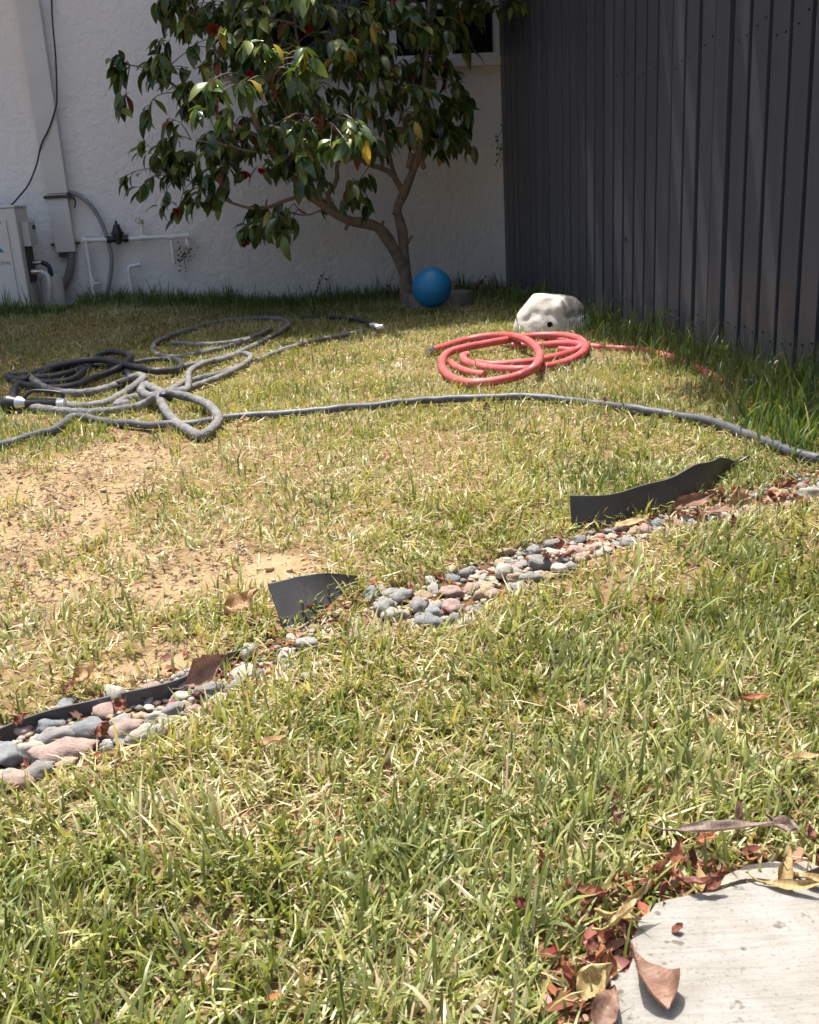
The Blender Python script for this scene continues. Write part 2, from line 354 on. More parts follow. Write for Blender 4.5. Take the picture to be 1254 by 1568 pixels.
# ================================================================== THE SETTING
def axis(fa, fb, step, far):
    core = np.arange(fa, fb+step/2, step); out = []
    d = step*3
    lo = []; x = fa
    while x > -far: x -= d; d *= 1.6; lo.append(x)
    hi = []; x = fb; d = step*3
    while x < far: x += d; d *= 1.6; hi.append(x)
    return np.array(lo[::-1]+list(core)+hi)
gx = axis(-1.9, 1.25, .0085, 400)
ys_ = list(np.arange(.25, 2.6, .0085)); y = 2.6; dd = .0085
while y < 6: y += dd; dd *= 1.025; ys_.append(y)
lo = []; y = .25; dd = .03
while y > -400: y -= dd; dd *= 1.6; lo.append(y)
hi = []; y = ys_[-1]; dd = .5
while y < 400: y += dd; dd *= 1.6; hi.append(y)
gy = np.array(lo[::-1]+ys_+hi)
XX, YY = np.meshgrid(gx, gy); X = XX.ravel(); Y = YY.ravel()
near = (np.abs(X) < 12) & (np.abs(Y) < 12)
Z = np.where(near, gheight(X, Y), 0)
soil = blobsum(SOIL, X, Y, 21); u = bed_uv(X, Y)
bed = sst(-.1, .1, u)*(1-sst(.9, 1.1, u))
sd = slab_dist(X, Y); edge = 1-sst(.02, .09, sd+.05*(fbm(X*20, Y*20, 8)-.5))
wd = wall_dist(X, Y); fdist = fence_dist(X, Y)
duff = np.maximum(np.maximum(bed, edge), np.maximum(1-sst(.05, .3, wd), (1-sst(.03, .18, fdist))*.9))
nx = len(gx); ny = len(gy)
I = (np.arange(ny-1)[:, None]*nx+np.arange(nx-1)[None, :]).ravel()
Q = np.stack([I, I+1, I+nx+1, I+nx], 1)
g = mesh_np('ground', np.stack([X, Y, Z], 1), Q, MT['soil'], cols=np.stack([soil, duff, soil*0], 1))
tag(g, kind='structure')
# concrete path
def extr(poly, z0, z1, jag=0):
    P = []
    for i, (a, b_) in enumerate(zip(poly, poly[1:]+poly[:1])):
        L = np.linalg.norm(np.array(b_)-np.array(a)); n = max(1, int(min(L, .6)/.01)) if L < 1.2 else 1
        for k in range(n):
            q = np.array(a)+(np.array(b_)-np.array(a))*k/n
            if jag: q = q+(np.array([vnoise([q[0]*70], [q[1]*70], 4)[0], vnoise([q[0]*70], [q[1]*70], 5)[0]])-.5)*jag
            P.append(q)
    n = len(P); bm = bmesh.new()
    cen = np.mean(P, axis=0)
    top = [bm.verts.new((*p, z1)) for p in P]; mid = [bm.verts.new((*(p), z1-.006)) for p in P]; bot = [bm.verts.new((*p, z0)) for p in P]
    for v_ in top:
        pass
    bm.faces.new(top)
    for i in range(n):
        j = (i+1) % n
        bm.faces.new((top[i], mid[i], mid[j], top[j])); bm.faces.new((mid[i], bot[i], bot[j], mid[j]))
    bmesh.ops.recalc_face_normals(bm, faces=bm.faces)
    return bm
bm = extr(SLAB, -.08, .010, .005)
me = bpy.data.meshes.new('path'); bm.to_mesh(me); bm.free(); me.materials.append(MT['concrete']); tag(link(bpy.data.objects.new('path', me)), kind='structure')
bk = [spot(*p, .006)[:2] for p in [(1082,1360),(1105,1338),(1150,1326),(1185,1322),(1240,1322),(1254,1334),(1183,1346),(1110,1360)]]
bm = extr(bk, -.05, .008, .014)
me = bpy.data.meshes.new('broken_concrete'); bm.to_mesh(me); bm.free(); me.materials.append(MT['old_concrete'])
tag(link(bpy.data.objects.new('broken_concrete', me)), 'rough grey sliver of broken concrete just behind the path edge', 'concrete piece')

# ---- house
house = empty('house', wall_pt(0, 0, 0)); tag(house, 'white stucco house with a white framed window behind the camellia', 'house')
S0, S1, ZT = -9.0, 1.6, 2.9
wa, wb, wz0, wz1 = -1.392, .02, 1.172, 2.25
wm = MB()
wm.wbox(S0, wa, -.2, 0, -.1, ZT); wm.wbox(wa, wb, -.2, 0, -.1, 1.125); wm.wbox(wb, S1, -.2, 0, -.1, ZT); wm.wbox(wa, wb, -.2, 0, wz1, ZT)
rel(wm.build('wall', MT['stucco'], house), house)
rm = MB(); rm.wbox(S0, S1, -3.5, .62, 2.92, 3.06); rm.wbox(S0, S1, .60, .64, 2.80, 3.10)
rel(rm.build('roof', MT['roof'], house), house)
rel(MB().wbox(S0, S1, -.0, .60, 2.90, 2.918).build('soffit', MT['white_paint'], house), house)
win = empty('window', wall_pt(wa, 0, wz0)); 
fr = MB(); fw_ = .035
fr.wbox(wa, wa+fw_, -.07, .012, wz0, wz1); fr.wbox(wb-fw_, wb, -.07, .012, wz0, wz1); fr.wbox(wa+fw_, wb-fw_, -.07, .012, wz1-fw_, wz1); fr.wbox(wa+fw_, wb-fw_, -.07, .008, wz0, wz0+.018)
win.parent = house; win.matrix_parent_inverse = Matrix.Translation(house.location).inverted()
def wpart(mb, name, mat, bev=0):
    o = mb.build(name, mat, win, bevel=bev); o.matrix_parent_inverse = Matrix.Translation(win.location).inverted(); return o
wpart(fr, 'frame', MT['white_paint'])
wpart(MB().wbox(wa-.05, wb+.05, -.03, .045, 1.125, 1.170), 'sill', MT['white_paint'], .006)
wpart(MB().wbox(-.56, -.527, -.06, .006, wz0+.019, wz1-fw_-.001), 'mullion', MT['white_paint'])
wpart(MB().wbox(-.266, -.241, -.055, .002, wz0+.019, 1.405), 'mullion', MT['white_paint'])
wpart(MB().wbox(-.526, wb-fw_-.001, -.05, -.002, 1.406, 1.435), 'muntin', MT['white_paint'])
wpart(MB().wbox(wa+fw_, -.561, -.046, -.042, wz0+.019, wz1-fw_-.002), 'pane', MT['glass'])
wpart(MB().wbox(-.526, wb-fw_-.002, -.046, -.042, wz0+.019, 1.405), 'pane', MT['glass'])
wpart(MB().wbox(-.526, wb-fw_-.002, -.046, -.042, 1.436, wz1-fw_-.002), 'pane', MT['glass'])
cur = MB(); P = []
for i in range(60):
    s = wa+.02+i*.0135; P.append((s, -.12+.018*math.sin(i*.9)))
V = []; F = []
for i, (s, o_) in enumerate(P): V += [wall_pt(s, o_, 1.15), wall_pt(s, o_, 2.24)]
F = [(2*i, 2*i+2, 2*i+3, 2*i+1) for i in range(59)]
cur.add(V, F); wpart(cur, 'pane_reflection', MT['pane_reflection'])  # tan reflection in the left pane, drawn as a folded coloured sheet
wpart(MB().wbox(wa-.3, wb+.3, -.50, -.48, .9, 2.5), 'dark_interior', MT['dark_room'])
# ---- fence
fence = empty('fence', CO); tag(fence, 'tall dark grey painted fence of upright boards running out from the house', 'fence')
PIT = .202*CAMH; N0 = 1.278*PIT
HF = 1.92
def fbox(mb, a, b_, o0, o1, z0, z1):      # a..b along the fence from the corner, o out of its face
    c = CO+WN*(a+b_)/2+FN*(o0+o1)/2+np.array([0, 0, (z0+z1)/2]); return mb.box(c, WN, FN, (0, 0, 1), abs(b_-a)/2, abs(o1-o0)/2, abs(z1-z0)/2)
slat_edges = [N0+PIT*n for n in range(-1, 56)]
for i in range(len(slat_edges)-1):
    a, b_ = slat_edges[i], slat_edges[i+1]; gap = .019+.005*random.random()
    if i == 23 or i == 21: gap = .019
    j = random.uniform(-.0015, .0015)
    o = fbox(MB(), a+.002, b_+.002-gap if i != 20 else b_-.001, -.016+j, 0+j+(0.004 if i in (20, 24) else 0), .0+random.uniform(-.01, .012), HF).build('slat', MT['fence'], fence, bevel=.0022)
    rel(o, fence)
rel(fbox(MB(), .01, slat_edges[-1], -.034, -.017, -.02, HF-.01).build('backing', MT['fence_back_shaded'], fence), fence)
rel(fbox(MB(), .01, slat_edges[-1]+.03, -.075, .03, HF+.001, HF+.03).build('cap', MT['fence'], fence), fence)
for k in range(4):
    a = .3+k*1.8; rel(fbox(MB(), a, a+.09, -.125, -.035, -.05, HF-.02).build('post', MT['fence'], fence), fence)
nm = MB()
for i in range(16, 44):
    a = (slat_edges[i]+slat_edges[i+1])/2
    for z in (.09, .86+.015*(i % 3), 1.6):
        for dx in (-.022, .024):
            c = CO+WN*(a+dx)+FN*.0008+np.array([0, 0, z+random.uniform(-.015, .015)]); nm.box(c, WN, FN, (0, 0, 1), .0022, .0014, .0022)
rel(nm.build('nail_heads', MT['dark_hole'], fence), fence)['kind'] = 'stuff'
kh = ray(958, 366); tt = FN@(CO-np.array([0, 0, CAMH]))/(FN@kh); kp = np.array([0, 0, CAMH])+kh*tt
rel(MB().tube([kp-FN*.004, kp+FN*.0015], .011, 10).build('knot_hole', MT['dark_hole'], fence), fence)

# ================================================================== OBJECTS ON THE WALL
# line cover channel
ch = empty('pipe_cover', wall_pt(-2.28, 0, .34)); tag(ch, 'tall white rectangular pipe cover running up the stucco wall', 'pipe cover')
rel(MB().wbox(-2.334, -2.228, .001, .066, .62, 2.88).build('upper_channel', MT['ac'], ch, bevel=.004), ch)
rel(MB().wbox(-2.329, -2.233, .001, .062, .338, .6185).build('lower_channel', MT['ac'], ch, bevel=.004), ch)
sb = MB().wbox(-2.345, -2.218, .001, .0705, .598, .613)
sb.tube(smooth_path([wall_pt(-2.219, .06, .606), wall_pt(-2.205, .062, .60), wall_pt(-2.198, .06, .575), wall_pt(-2.207, .06, .548)]), .004, 6)
rel(sb.build('strap', MT['black_plastic'], ch), ch)
for a, b_ in ((-2.352, -2.330), (-2.232, -2.212)): rel(MB().wbox(a, b_, .001, .03, .372, .384).build('bracket', MT['black_plastic'], ch), ch)
rel(MB().wbox(-2.318, -2.268, .004, .05, .315, .3375).build('end_foam', MT['black_plastic'], ch), ch)
cp = smooth_path([on_wall(110, 380, .035), on_wall(109, 400, .04), on_wall(104, 425, .05), on_wall(92, 445, .07), on_wall(78, 458, .10)], .004)
rr = [.0195+.0022*(1 if i % 2 else -1) for i in range(len(cp))]
rel(MB().tube(cp, rr, 14).build('drain_conduit', MT['grey_tube'], ch), ch)
# grey tube
tb = smooth_path([on_wall(106, 294, .03), on_wall(122, 300, .035), on_wall(140, 316, .04), on_wall(155, 340, .045), on_wall(166, 372, .05), on_wall(171, 398, .05), on_wall(168, 430, .05), on_wall(162, 456, .05), on_wall(160, 480, .05)], .01)
tag(MB().tube(tb, .0105, 10).build('flexible_tube', MT['grey_tube'], smooth=True), 'thin grey flexible tube curving down the wall past the black valve', 'tube')
# black cable
cb = smooth_path([on_wall(77, -120, .015), on_wall(79, 0, .015), on_wall(81, 40, .072), on_wall(85, 85, .075), on_wall(87, 140, .075), on_wall(86, 162, .075), on_wall(75, 197, .075), on_wall(63, 222, .075), on_wall(56, 252, .05), on_wall(44, 282, .05), on_wall(30, 300, .08), on_wall(16, 316, .12)], .02)
tag(MB().tube(cb, .0042, 6).build('cable', MT['black_plastic'], smooth=True), 'loose black cable hanging down the wall over the white pipe cover', 'cable')
# irrigation pipes
pipes = empty('irrigation_pipes', on_wall(150, 462, .05)); tag(pipes, 'white plastic irrigation pipework low on the wall with a black valve', 'pipework')
OF = .05; PR = .0105
def pseg(pts, name='pipe', r=PR, mat='pvc'):
    P = []
    pts = [np.array(p) for p in pts]
    for i, p in enumerate(pts):
        if 0 < i < len(pts)-1:
            a = (pts[i-1]-p); a /= np.linalg.norm(a); c = pts[i+1]-p; c /= np.linalg.norm(c)
            for k in range(5):
                t_ = k/4; P.append(p+a*.02*(1-t_)**2+c*.02*t_**2)
        else: P.append(p)
    return rel(MB().tube(P, r, 12).build(name, MT[mat], pipes, smooth=True), pipes)
def collar(p, d, L=.03, r=.0145, name='coupling', mat='pvc'):
    d = np.array(d, float); d /= np.linalg.norm(d); p = np.array(p)
    return rel(MB().tube([p-d*L/2, p+d*L/2], r, 14).build(name, MT[mat], pipes, smooth=True), pipes)
zw = on_wall(131, 368, OF)
pA = [on_wall(147, 476, OF), zw, on_wall(168, 367, OF)]; pseg(pA)
pseg([on_wall(194, 366, OF), on_wall(285, 361, OF), on_wall(287, 374, OF)])
pseg([on_wall(219, 365, OF), on_wall(216, 342, OF)], r=.009)
pseg([on_wall(262, 364, OF), on_wall(266, 402, OF)], r=.009)
pseg([on_wall(205, 472, OF), on_wall(196, 408, OF), on_wall(215, 405, OF)], r=.0095)
collar(zw, WX, .035, .0135, 'elbow'); collar(on_wall(141, 432, OF), (0, 0, 1), .045, .0155)
collar(on_wall(219, 364, OF), WX, .04, .0142, 'tee'); collar(on_wall(262, 363, OF), WX, .04, .0142, 'tee'); collar(on_wall(286, 361, OF), WX, .03, .0148, 'elbow'); collar(on_wall(288, 372, OF), (0, 0, 1), .025, .014)
collar(on_wall(148, 434, OF+.01), (1, 0, .1), .04, .005, 'valve_handle')
sp_ = on_wall(211, 337, OF+.015); rg = [sp_+np.array([.013*math.cos(a), -.002, .013*math.sin(a)]) for a in np.linspace(0, 2*math.pi, 15)]
rel(MB().tube(rg, .004, 8).build('spigot_ring', MT['metal'], pipes, smooth=True), pipes)
collar(on_wall(216, 340, OF), (0, 0, 1), .02, .013, 'spigot', 'metal')
vb = on_wall(181, 366, OF)
vz = MB(); UPZ = np.array([0, 0, 1.])
vz.tube([vb-WX*.055, vb-WX*.037, vb-WX*.0369, vb+WX*.03, vb+WX*.0301, vb+WX*.05], [.019, .019, .0155, .0155, .019, .019], 12)
vz.tube([vb+UPZ*.0, vb+UPZ*.022, vb+UPZ*.0221, vb+UPZ*.034, vb+UPZ*.0341, vb+UPZ*.05, vb+UPZ*.072, vb+UPZ*.0721, vb+UPZ*.09], [.024, .026, .032, .032, .026, .021, .014, .007, .006], 14)
vz.tube([vb-UPZ*.004+WN*.012, vb-UPZ*.026+WN*.012], .012, 10)
rel(vz.build('valve', MT['black_plastic'], pipes, smooth=True), pipes)
# ---- air conditioner
ac_o = .40; bc = on_wall(49, 482, ac_o); ac_s = WX@(bc-CO); ZB = bc[2]-.012
ach = (lambda: (lambda p: p)(None))
# height of the front right corner
d = ray(22, 314); tt = ((WX@(CO+WX*ac_s))-0)/(WX@d) if abs(WX@d) > 1e-6 else 1
o_ = np.array([0, 0, CAMH]); cpt = CO+WN*ac_o; tt = WN@(cpt-o_)/(WN@d); ztop = (o_+d*tt)[2]
ac = empty('air_conditioner', wall_pt(ac_s, ac_o, ZB)); tag(ac, 'cream outdoor air conditioner unit cut off at the edge beside the wall', 'air conditioner')
AO0, AO1 = ac_o-.28, ac_o
rel(MB().wbox(ac_s-.80, ac_s, AO0, AO1, ZB+.012, ztop-.012).build('casing', MT['ac'], ac, bevel=.006), ac)
rel(MB().wbox(ac_s-.804, ac_s+.004, AO0-.003, AO1+.004, ztop-.0115, ztop).build('lid', MT['ac'], ac, bevel=.004), ac)
fp = MB().wbox(ac_s-.40, ac_s-.045, AO1+.0005, AO1+.007, ZB+.06, ztop-.06); rel(fp.build('front_panel', MT['ac'], ac, bevel=.004), ac)
tri = MB(); c0 = on_wall(-3, 388, 0); 
def on_plane(px, py, off): return on_wall(px, py, off)
p1, p2, p3 = on_plane(-9, 371, AO1+.0078), on_plane(7, 386, AO1+.0078), on_plane(-9, 388, AO1+.0078)
rel(MB().add([p1, p2, p3, p1-WN*.0006, p2-WN*.0006, p3-WN*.0006], [(0, 1, 2), (5, 4, 3), (0, 3, 4, 1), (1, 4, 5, 2), (2, 5, 3, 0)]).build('logo', MT['blue_print'], ac), ac)
p1, p2, p3 = on_plane(-6, 338, AO1+.0078), on_plane(3, 341, AO1+.0078), on_plane(-6, 345, AO1+.0078)
rel(MB().add([p1, p2, p3, p1-WN*.0006, p2-WN*.0006, p3-WN*.0006], [(0, 1, 2), (5, 4, 3), (0, 3, 4, 1), (1, 4, 5, 2), (2, 5, 3, 0)]).build('logo', MT['grey_print'], ac), ac)
tc = bpy.data.curves.new('lettering', 'FONT'); tc.body = 'TOTAL'; tc.size = .021; tc.extrude = .0004; tc.align_x = 'RIGHT'
tob = bpy.data.objects.new('lettering', tc); sc.collection.objects.link(tob); tob.data.materials.append(MT['grey_print'])
lp = on_plane(17, 404.5, AO1+.0078)
bpy.context.view_layer.update()
tme = bpy.data.meshes.new_from_object(tob); bpy.data.objects.remove(tob)
for q in list(tme.materials): pass
tme.materials.clear(); tme.materials.append(MT['grey_print'])
tme.transform(Matrix.Translation(Vector(lp)) @ Matrix.Rotation(YAWW, 4, 'Z') @ Matrix.Rotation(R(90), 4, 'X'))
rel(link(bpy.data.objects.new('lettering', tme), ac), ac)
ZA = ztop
def side(mb, o0, o1, z0, z1, th): return mb.wbox(ac_s+.0005, ac_s+th, o0, o1, z0, z1)
rel(side(MB(), AO0+.03, AO1-.07, ZA-.19, ZA-.075, .035).build('service_cover', MT['ac'], ac, bevel=.004), ac)
rel(side(MB(), AO0+.05, AO0+.12, ZA-.115, ZA-.095, .038).build('cover_latch', MT['ac_dark'], ac), ac)
rel(side(MB(), AO0+.03, AO1-.08, ZA-.36, ZA-.191, .004).build('valve_recess', MT['ac_dark'], ac), ac)
for k in range(2):
    P0 = wall_pt(ac_s+.01, AO0+.11+k*.07, ZA-.27-k*.04)
    rel(MB().tube([P0, P0+WX*.03, P0+WX*.0301, P0+WX*.045], [.014, .014, .009, .009], 8).build('valve', MT['metal'], ac, smooth=True), ac)
    rel(MB().tube(smooth_path([P0+WX*.04, P0+WX*.07-np.array([0, 0, .02]), P0+WX*.075-np.array([0, 0, .07]), P0+WX*.06-WN*.02-np.array([0, 0, .14])]), .012, 8).build('line', MT['ac'] if k else MT['black_plastic'], ac, smooth=True), ac)
rel(MB().tube([wall_pt(ac_s+.075, AO0+.07, ZB+.01), wall_pt(ac_s+.075, AO0+.07, ZB+.175)], .055, 20).build('pipe_shroud', MT['ac'], ac, smooth=True), ac)
rel(MB().wbox(ac_s-.86, ac_s+.17, AO0-.05, AO1+.05, -.03, ZB+.008).build('pad', MT['old_concrete'], ac, bevel=.004), ac)

# ================================================================== CAMELLIA
TB = spot(632, 468); TY = TB[1]
tree = empty('camellia_tree', TB); tag(tree, 'camellia with two leaning stems and glossy dark leaves growing before the white wall', 'tree')
def T2(px, py, dy=0): # crop coordinates of the crown -> point at distance dy from the trunk plane
    return at_y(400+px/2.986, py/2.986, TY+dy)
br = []
def branch(pts, r0_, r1_, n=9):
    P = smooth_path(pts, .02); br.append((P, np.linspace(r0_, r1_, len(P)))); return P
A = branch([T2(672, 1400), T2(665, 1330), T2(655, 1240), T2(612, 1150, -.02), T2(545, 1050, -.06), T2(480, 1022, -.10), T2(400, 1008, -.14), T2(300, 950, -.18), T2(205, 880, -.22), T2(130, 790, -.28), T2(20, 640, -.34), T2(-60, 480, -.40)], .034, .008)
B = branch([T2(660, 1290), T2(655, 1200), T2(645, 1060, .03), T2(622, 960, .04), T2(650, 890, .03), T2(688, 795, .0), T2(720, 700, -.03), T2(735, 600, -.05), T2(740, 450, -.08), T2(765, 90, -.12), T2(770, -150, -.15)], .027, .006)
br2 = [([T2(650, 890, .03), T2(590, 790, 0), T2(460, 735, -.06), T2(330, 620, -.12), T2(230, 420, -.14), T2(160, 150, -.12), T2(150, -100, -.1)], .014, .004),
 ([T2(640, 860, .03), T2(600, 770, .1), T2(560, 560, .12), T2(520, 300, .1), T2(500, 0, .08)], .012, .004),
 ([T2(340, 960, -.16), T2(300, 900, -.2), T2(345, 830, -.24), T2(350, 740, -.26), T2(420, 560, -.3), T2(480, 380, -.36)], .013, .004),
 ([T2(270, 930, -.19), T2(215, 800, -.2), T2(200, 640, -.16), T2(150, 400, -.1)], .011, .004),
 ([T2(205, 890, -.22), T2(100, 920, -.25), T2(0, 955, -.28), T2(-130, 930, -.32), T2(-260, 860, -.3), T2(-390, 800, -.26)], .009, .003),
 ([T2(20, 640, -.34), T2(-140, 560, -.32), T2(-300, 470, -.25), T2(-480, 330, -.2), T2(-640, 290, -.16)], .009, .003),
 ([T2(60, 700, -.32), T2(-60, 690, -.42), T2(-180, 660, -.46), T2(-320, 640, -.42)], .008, .003),
 ([T2(-60, 480, -.4), T2(-180, 300, -.38), T2(-260, 120, -.3), T2(-380, 20, -.25), T2(-440, -60, -.2)], .008, .003),
 ([T2(-60, 480, -.4), T2(-30, 250, -.45), T2(10, 60, -.4), T2(40, -120, -.35)], .008, .003),
 ([T2(130, 790, -.28), T2(140, 600, -.42), T2(90, 480, -.5), T2(30, 380, -.54)], .008, .003),
 ([T2(350, 740, -.26), T2(330, 660, -.4), T2(300, 590, -.5)], .007, .003),
 ([T2(720, 700, -.03), T2(660, 600, -.12), T2(630, 480, -.2), T2(560, 390, -.26)], .008, .003),
 ([T2(725, 680, -.03), T2(800, 600, -.02), T2(860, 520, .02), T2(910, 470, .03)], .006, .002),
 ([T2(735, 600, -.05), T2(790, 640, -.1), T2(850, 640, -.1)], .005, .002),
 ([T2(750, 330, -.1), T2(820, 230, -.05), T2(880, 140, 0)], .006, .002),
 ([T2(300, 950, -.18), T2(200, 985, -.22), T2(150, 930, -.25), T2(90, 1010, -.3), T2(30, 1020, -.32)], .004, .002),
 ([T2(400, 1010, -.14), T2(370, 930, -.2), T2(430, 870, -.24), T2(460, 880, -.24)], .005, .002),
 ([T2(-130, 930, -.32), T2(-190, 850, -.3), T2(-160, 760, -.28), T2(-120, 640, -.2)], .005, .002)]
for pts, a_, b_ in br2: branch(pts, a_, b_)
tm = MB(); tm.tube(br[0][0], br[0][1]*(1+.08*np.sin(np.arange(len(br[0][0]))*.9)), 12); tm.tube(br[1][0], br[1][1]*(1+.08*np.sin(np.arange(len(br[1][0]))*.7)), 12)
# knots and snags
for q, dv, r_ in ((T2(668, 1110, .02), T2(690, 1080, .0), .006), (T2(545, 1040, -.06), T2(560, 1010, -.07), .006), (T2(400, 1015, -.14), T2(385, 1050, -.16), .008), (T2(625, 985, .03), T2(600, 975, .0), .006), (T2(720, 700, -.03), T2(745, 770, -.05), .012), (T2(690, 700, -.03), T2(670, 770, -.02), .011)):
    tm.tube([q, (q+dv)/2, dv], [r_*1.6, r_*1.2, r_], 7)
rel(tm.build('trunk', MT['bark'], tree, smooth=True), tree)
lm_ = MB()
for P, rr in br[2:]: lm_.tube(P[::2] if len(P) > 6 else P, rr[::2] if len(P) > 6 else rr, 7)
rel(lm_.build('limbs', MT['bark'], tree, smooth=True), tree)
BP = np.concatenate([P for P, r_ in br[2:]]+[br[0][0][-40:], br[1][0][-60:]])
# leaf meshes
def leaf_mesh(name, L, Wd, fold, curve, tw=0, nu=6):
    V = []; F = []
    for i in range(nu+1):
        t_ = i/nu; wv = Wd/2*math.sin(math.pi*min(1, t_*1.02)**.85)**.85*(1 if t_ < .98 else 0)
        if i == 0: wv = .0015
        if i == nu: wv = .0003
        a = curve*t_; y_ = L*(math.sin(a)/curve if abs(curve) > 1e-3 else t_); z_ = -L*((1-math.cos(a))/curve if abs(curve) > 1e-3 else 0)
        for s in (-1, 0, 1):
            wob = .0012*math.sin(t_*17+s*2)
            V.append((s*wv*math.cos(fold)+tw*t_*z_, y_, z_+abs(s)*wv*math.sin(fold)+wob*abs(s)))
    for i in range(nu):
        for j in range(2):
            a = i*3+j; F.append((a, a+1, a+4, a+3))
    me = bpy.data.meshes.new(name); me.from_pydata(V, [], F); me.polygons.foreach_set('use_smooth', [True]*len(F)); return me
LV = [leaf_mesh('leaf', .088+.005*k, .042+.003*(k % 3), .25+.1*(k % 2), .35+.25*(k % 4), .1*(k % 3)) for k in range(8)]
def leafmat(name, col, rough=.28, spec=.6, trans=.22): return leafy(name, rough, spec, trans, attr=False, col=col, var=.3)
LM = [leafmat('camellia_leaf', (.050, .092, .024)), leafmat('camellia_leaf_mid', (.095, .150, .034)), leafmat('camellia_leaf_young', (.20, .25, .055)), leafmat('camellia_leaf_yellow', (.42, .32, .045), .4), leafmat('camellia_leaf_dead', (.20, .075, .035), .7, .2)]
LVM = {}
for k, me in enumerate(LV):
    for j, mm in enumerate(LM):
        m2 = me.copy(); m2.materials.append(mm); LVM[(k, j)] = m2
# where clusters of leaves sit: crown outline measured as it stands against the wall
POLY = [(158,100),(195,90),(262,68),(240,30),(232,-60),(300,-110),(780,-110),(770,-20),(705,40),(735,60),(700,110),(728,150),(715,232),(690,238),(655,215),(600,238),(575,268),(540,232),(560,300),(500,320),(470,262),(455,300),(440,372),(400,360),(375,378),(352,330),(330,300),(290,345),(240,345),(262,300),(185,290),(172,262),(230,262),(200,205),(218,180),(185,175),(180,140)]
hand = [(375,262,-.34),(400,256,-.3),(350,272,-.34),(345,240,-.4),(300,250,-.3),(432,262,-.3),(452,250,-.3),(388,232,-.4),(480,260,-.25),(318,268,-.3),(275,262,-.28),(465,105,-.9),(412,70,-.9),(318,142,-.92),(432,188,-.94),(556,196,-.85),(170,105,-.16),(185,115,-.16),(200,100,-.18),(225,105,-.2),(240,125,-.2),(185,175,-.18),(220,178,-.2),(215,215,-.24),(235,225,-.24),(258,205,-.25),(180,275,-.26),(205,298,-.26),(245,315,-.28),(270,335,-.28),(290,300,-.3),(318,325,-.3),(330,310,-.3),(260,60,-.2),(240,10,-.22),(255,40,-.22),(425,335,-.3),(440,350,-.3),(410,350,-.32),(372,352,-.3),(530,310,-.2),(545,300,-.2),(560,315,-.22),(715,155,.02),(700,165,.02),(720,170,.0),(705,215,-.08),(690,220,-.1),(672,235,-.08),(720,222,-.06),(310,130,-.93),(325,150,-.93),(300,165,-.93),(345,180,-.93),(420,190,-.93),(440,205,-.93),(465,200,-.93),(480,90,-.93),(470,75,-.93),(455,110,-.93),(550,190,-.93),(560,205,-.93),(530,215,-.93),(400,65,-.93),(410,80,-.93),(380,60,-.93),(370,130,-.93),(640,130,-.25),(660,135,-.25),(600,120,-.25),(470,230,-.93),(460,245,-.93),(505,225,-.93),(690,45,-.05),(702,60,-.02),(735,15,0),(680,90,-.1),(340,45,-.93),(355,20,-.35)]
clus = []
for x_, y_, dy in hand: clus.append(at_y(x_, y_, TY+dy))
PX = np.array([p[0] for p in POLY]); k = 0
while k < 380:
    x_ = random.uniform(155, 785); y_ = random.uniform(-105, 375)
    if not in_poly(np.array([float(x_)]), np.array([float(y_)]), POLY)[0]: continue
    # sparse at the lower left, dense at the top right
    dens = .35+.65*min(1, max(0, (x_-240)/130))*(1 if y_ < 255 else .35)
    if x_ > 480 and y_ < 200: dens = 1.0
    if y_ > 250: dens *= .55
    if random.random() > dens: continue
    c_ = 1-abs(x_-470)/340; dy = random.uniform(-.62*max(.2, c_)-.05, .22)
    if x_ < 330: dy = random.uniform(-.45, -.05)
    clus.append(at_y(x_, y_, TY+dy)); k += 1
clus = [c for c in clus if wall_dist(c[0], c[1]) > .1]
twg = MB(); leaves = []
cc = np.array([TB[0]-.35, TY-.05, 1.0])
for c in clus:
    d2 = np.linalg.norm(BP-c, axis=1)+.6*np.maximum(0, BP[:, 2]-c[2]); b0 = BP[int(np.argmin(d2))]
    dist_ = np.linalg.norm(c-b0)
    mid_ = (c+b0)/2+np.array([random.uniform(-.02, .02), random.uniform(-.02, .02), .02+.06*dist_])
    twg.tube(smooth_path([b0, mid_, c], .03), np.linspace(.0028, .0016, len(smooth_path([b0, mid_, c], .03))), 5, cap=False)
    out = c-cc; out[2] *= .5; out /= np.linalg.norm(out)+1e-9
    nL = random.randint(6, 10); kind = random.random()
    tipd = (c-mid_); tipd /= np.linalg.norm(tipd)+1e-9
    for i in range(nL):
        az = math.atan2(out[1], out[0])+random.gauss(0, 1.15); droop = random.uniform(.5, 1.35) if i > 1 else random.uniform(-.1, .7)
        dirv = Vector((math.cos(az)*math.cos(droop), math.sin(az)*math.cos(droop), -math.sin(droop)))
        pos = Vector(c-tipd*.10*random.random()**1.3+np.array([random.gauss(0, .008), random.gauss(0, .008), random.gauss(0, .008)]))
        upv = Vector((random.gauss(0, .3), random.gauss(0, .3), 1)); z_ = (upv-dirv*upv.dot(dirv)).normalized(); x_ = dirv.cross(z_).normalized()
        rot = Matrix((x_, dirv, z_)).transposed().to_4x4(); s_ = random.uniform(.58, 1.0)
        r_ = random.random(); j = 0 if r_ < .42 else 1 if r_ < .80 else 2 if r_ < .955 else 3 if r_ < .98 else 4
        if i < 2 and random.random() < .4: j = 2
        leaves.append((Matrix.Translation(pos) @ rot @ Matrix.Scale(s_, 4), random.randrange(8), j, pos))
rel(twg.build('twigs', MT['bark'], tree), tree)['kind'] = 'stuff'
cpos = Vector((0, 0, CAMH)); leaves.sort(key=lambda l: (l[3]-cpos).length+random.uniform(0, .25)+(3 if l[3].z > 1.62 else 0))
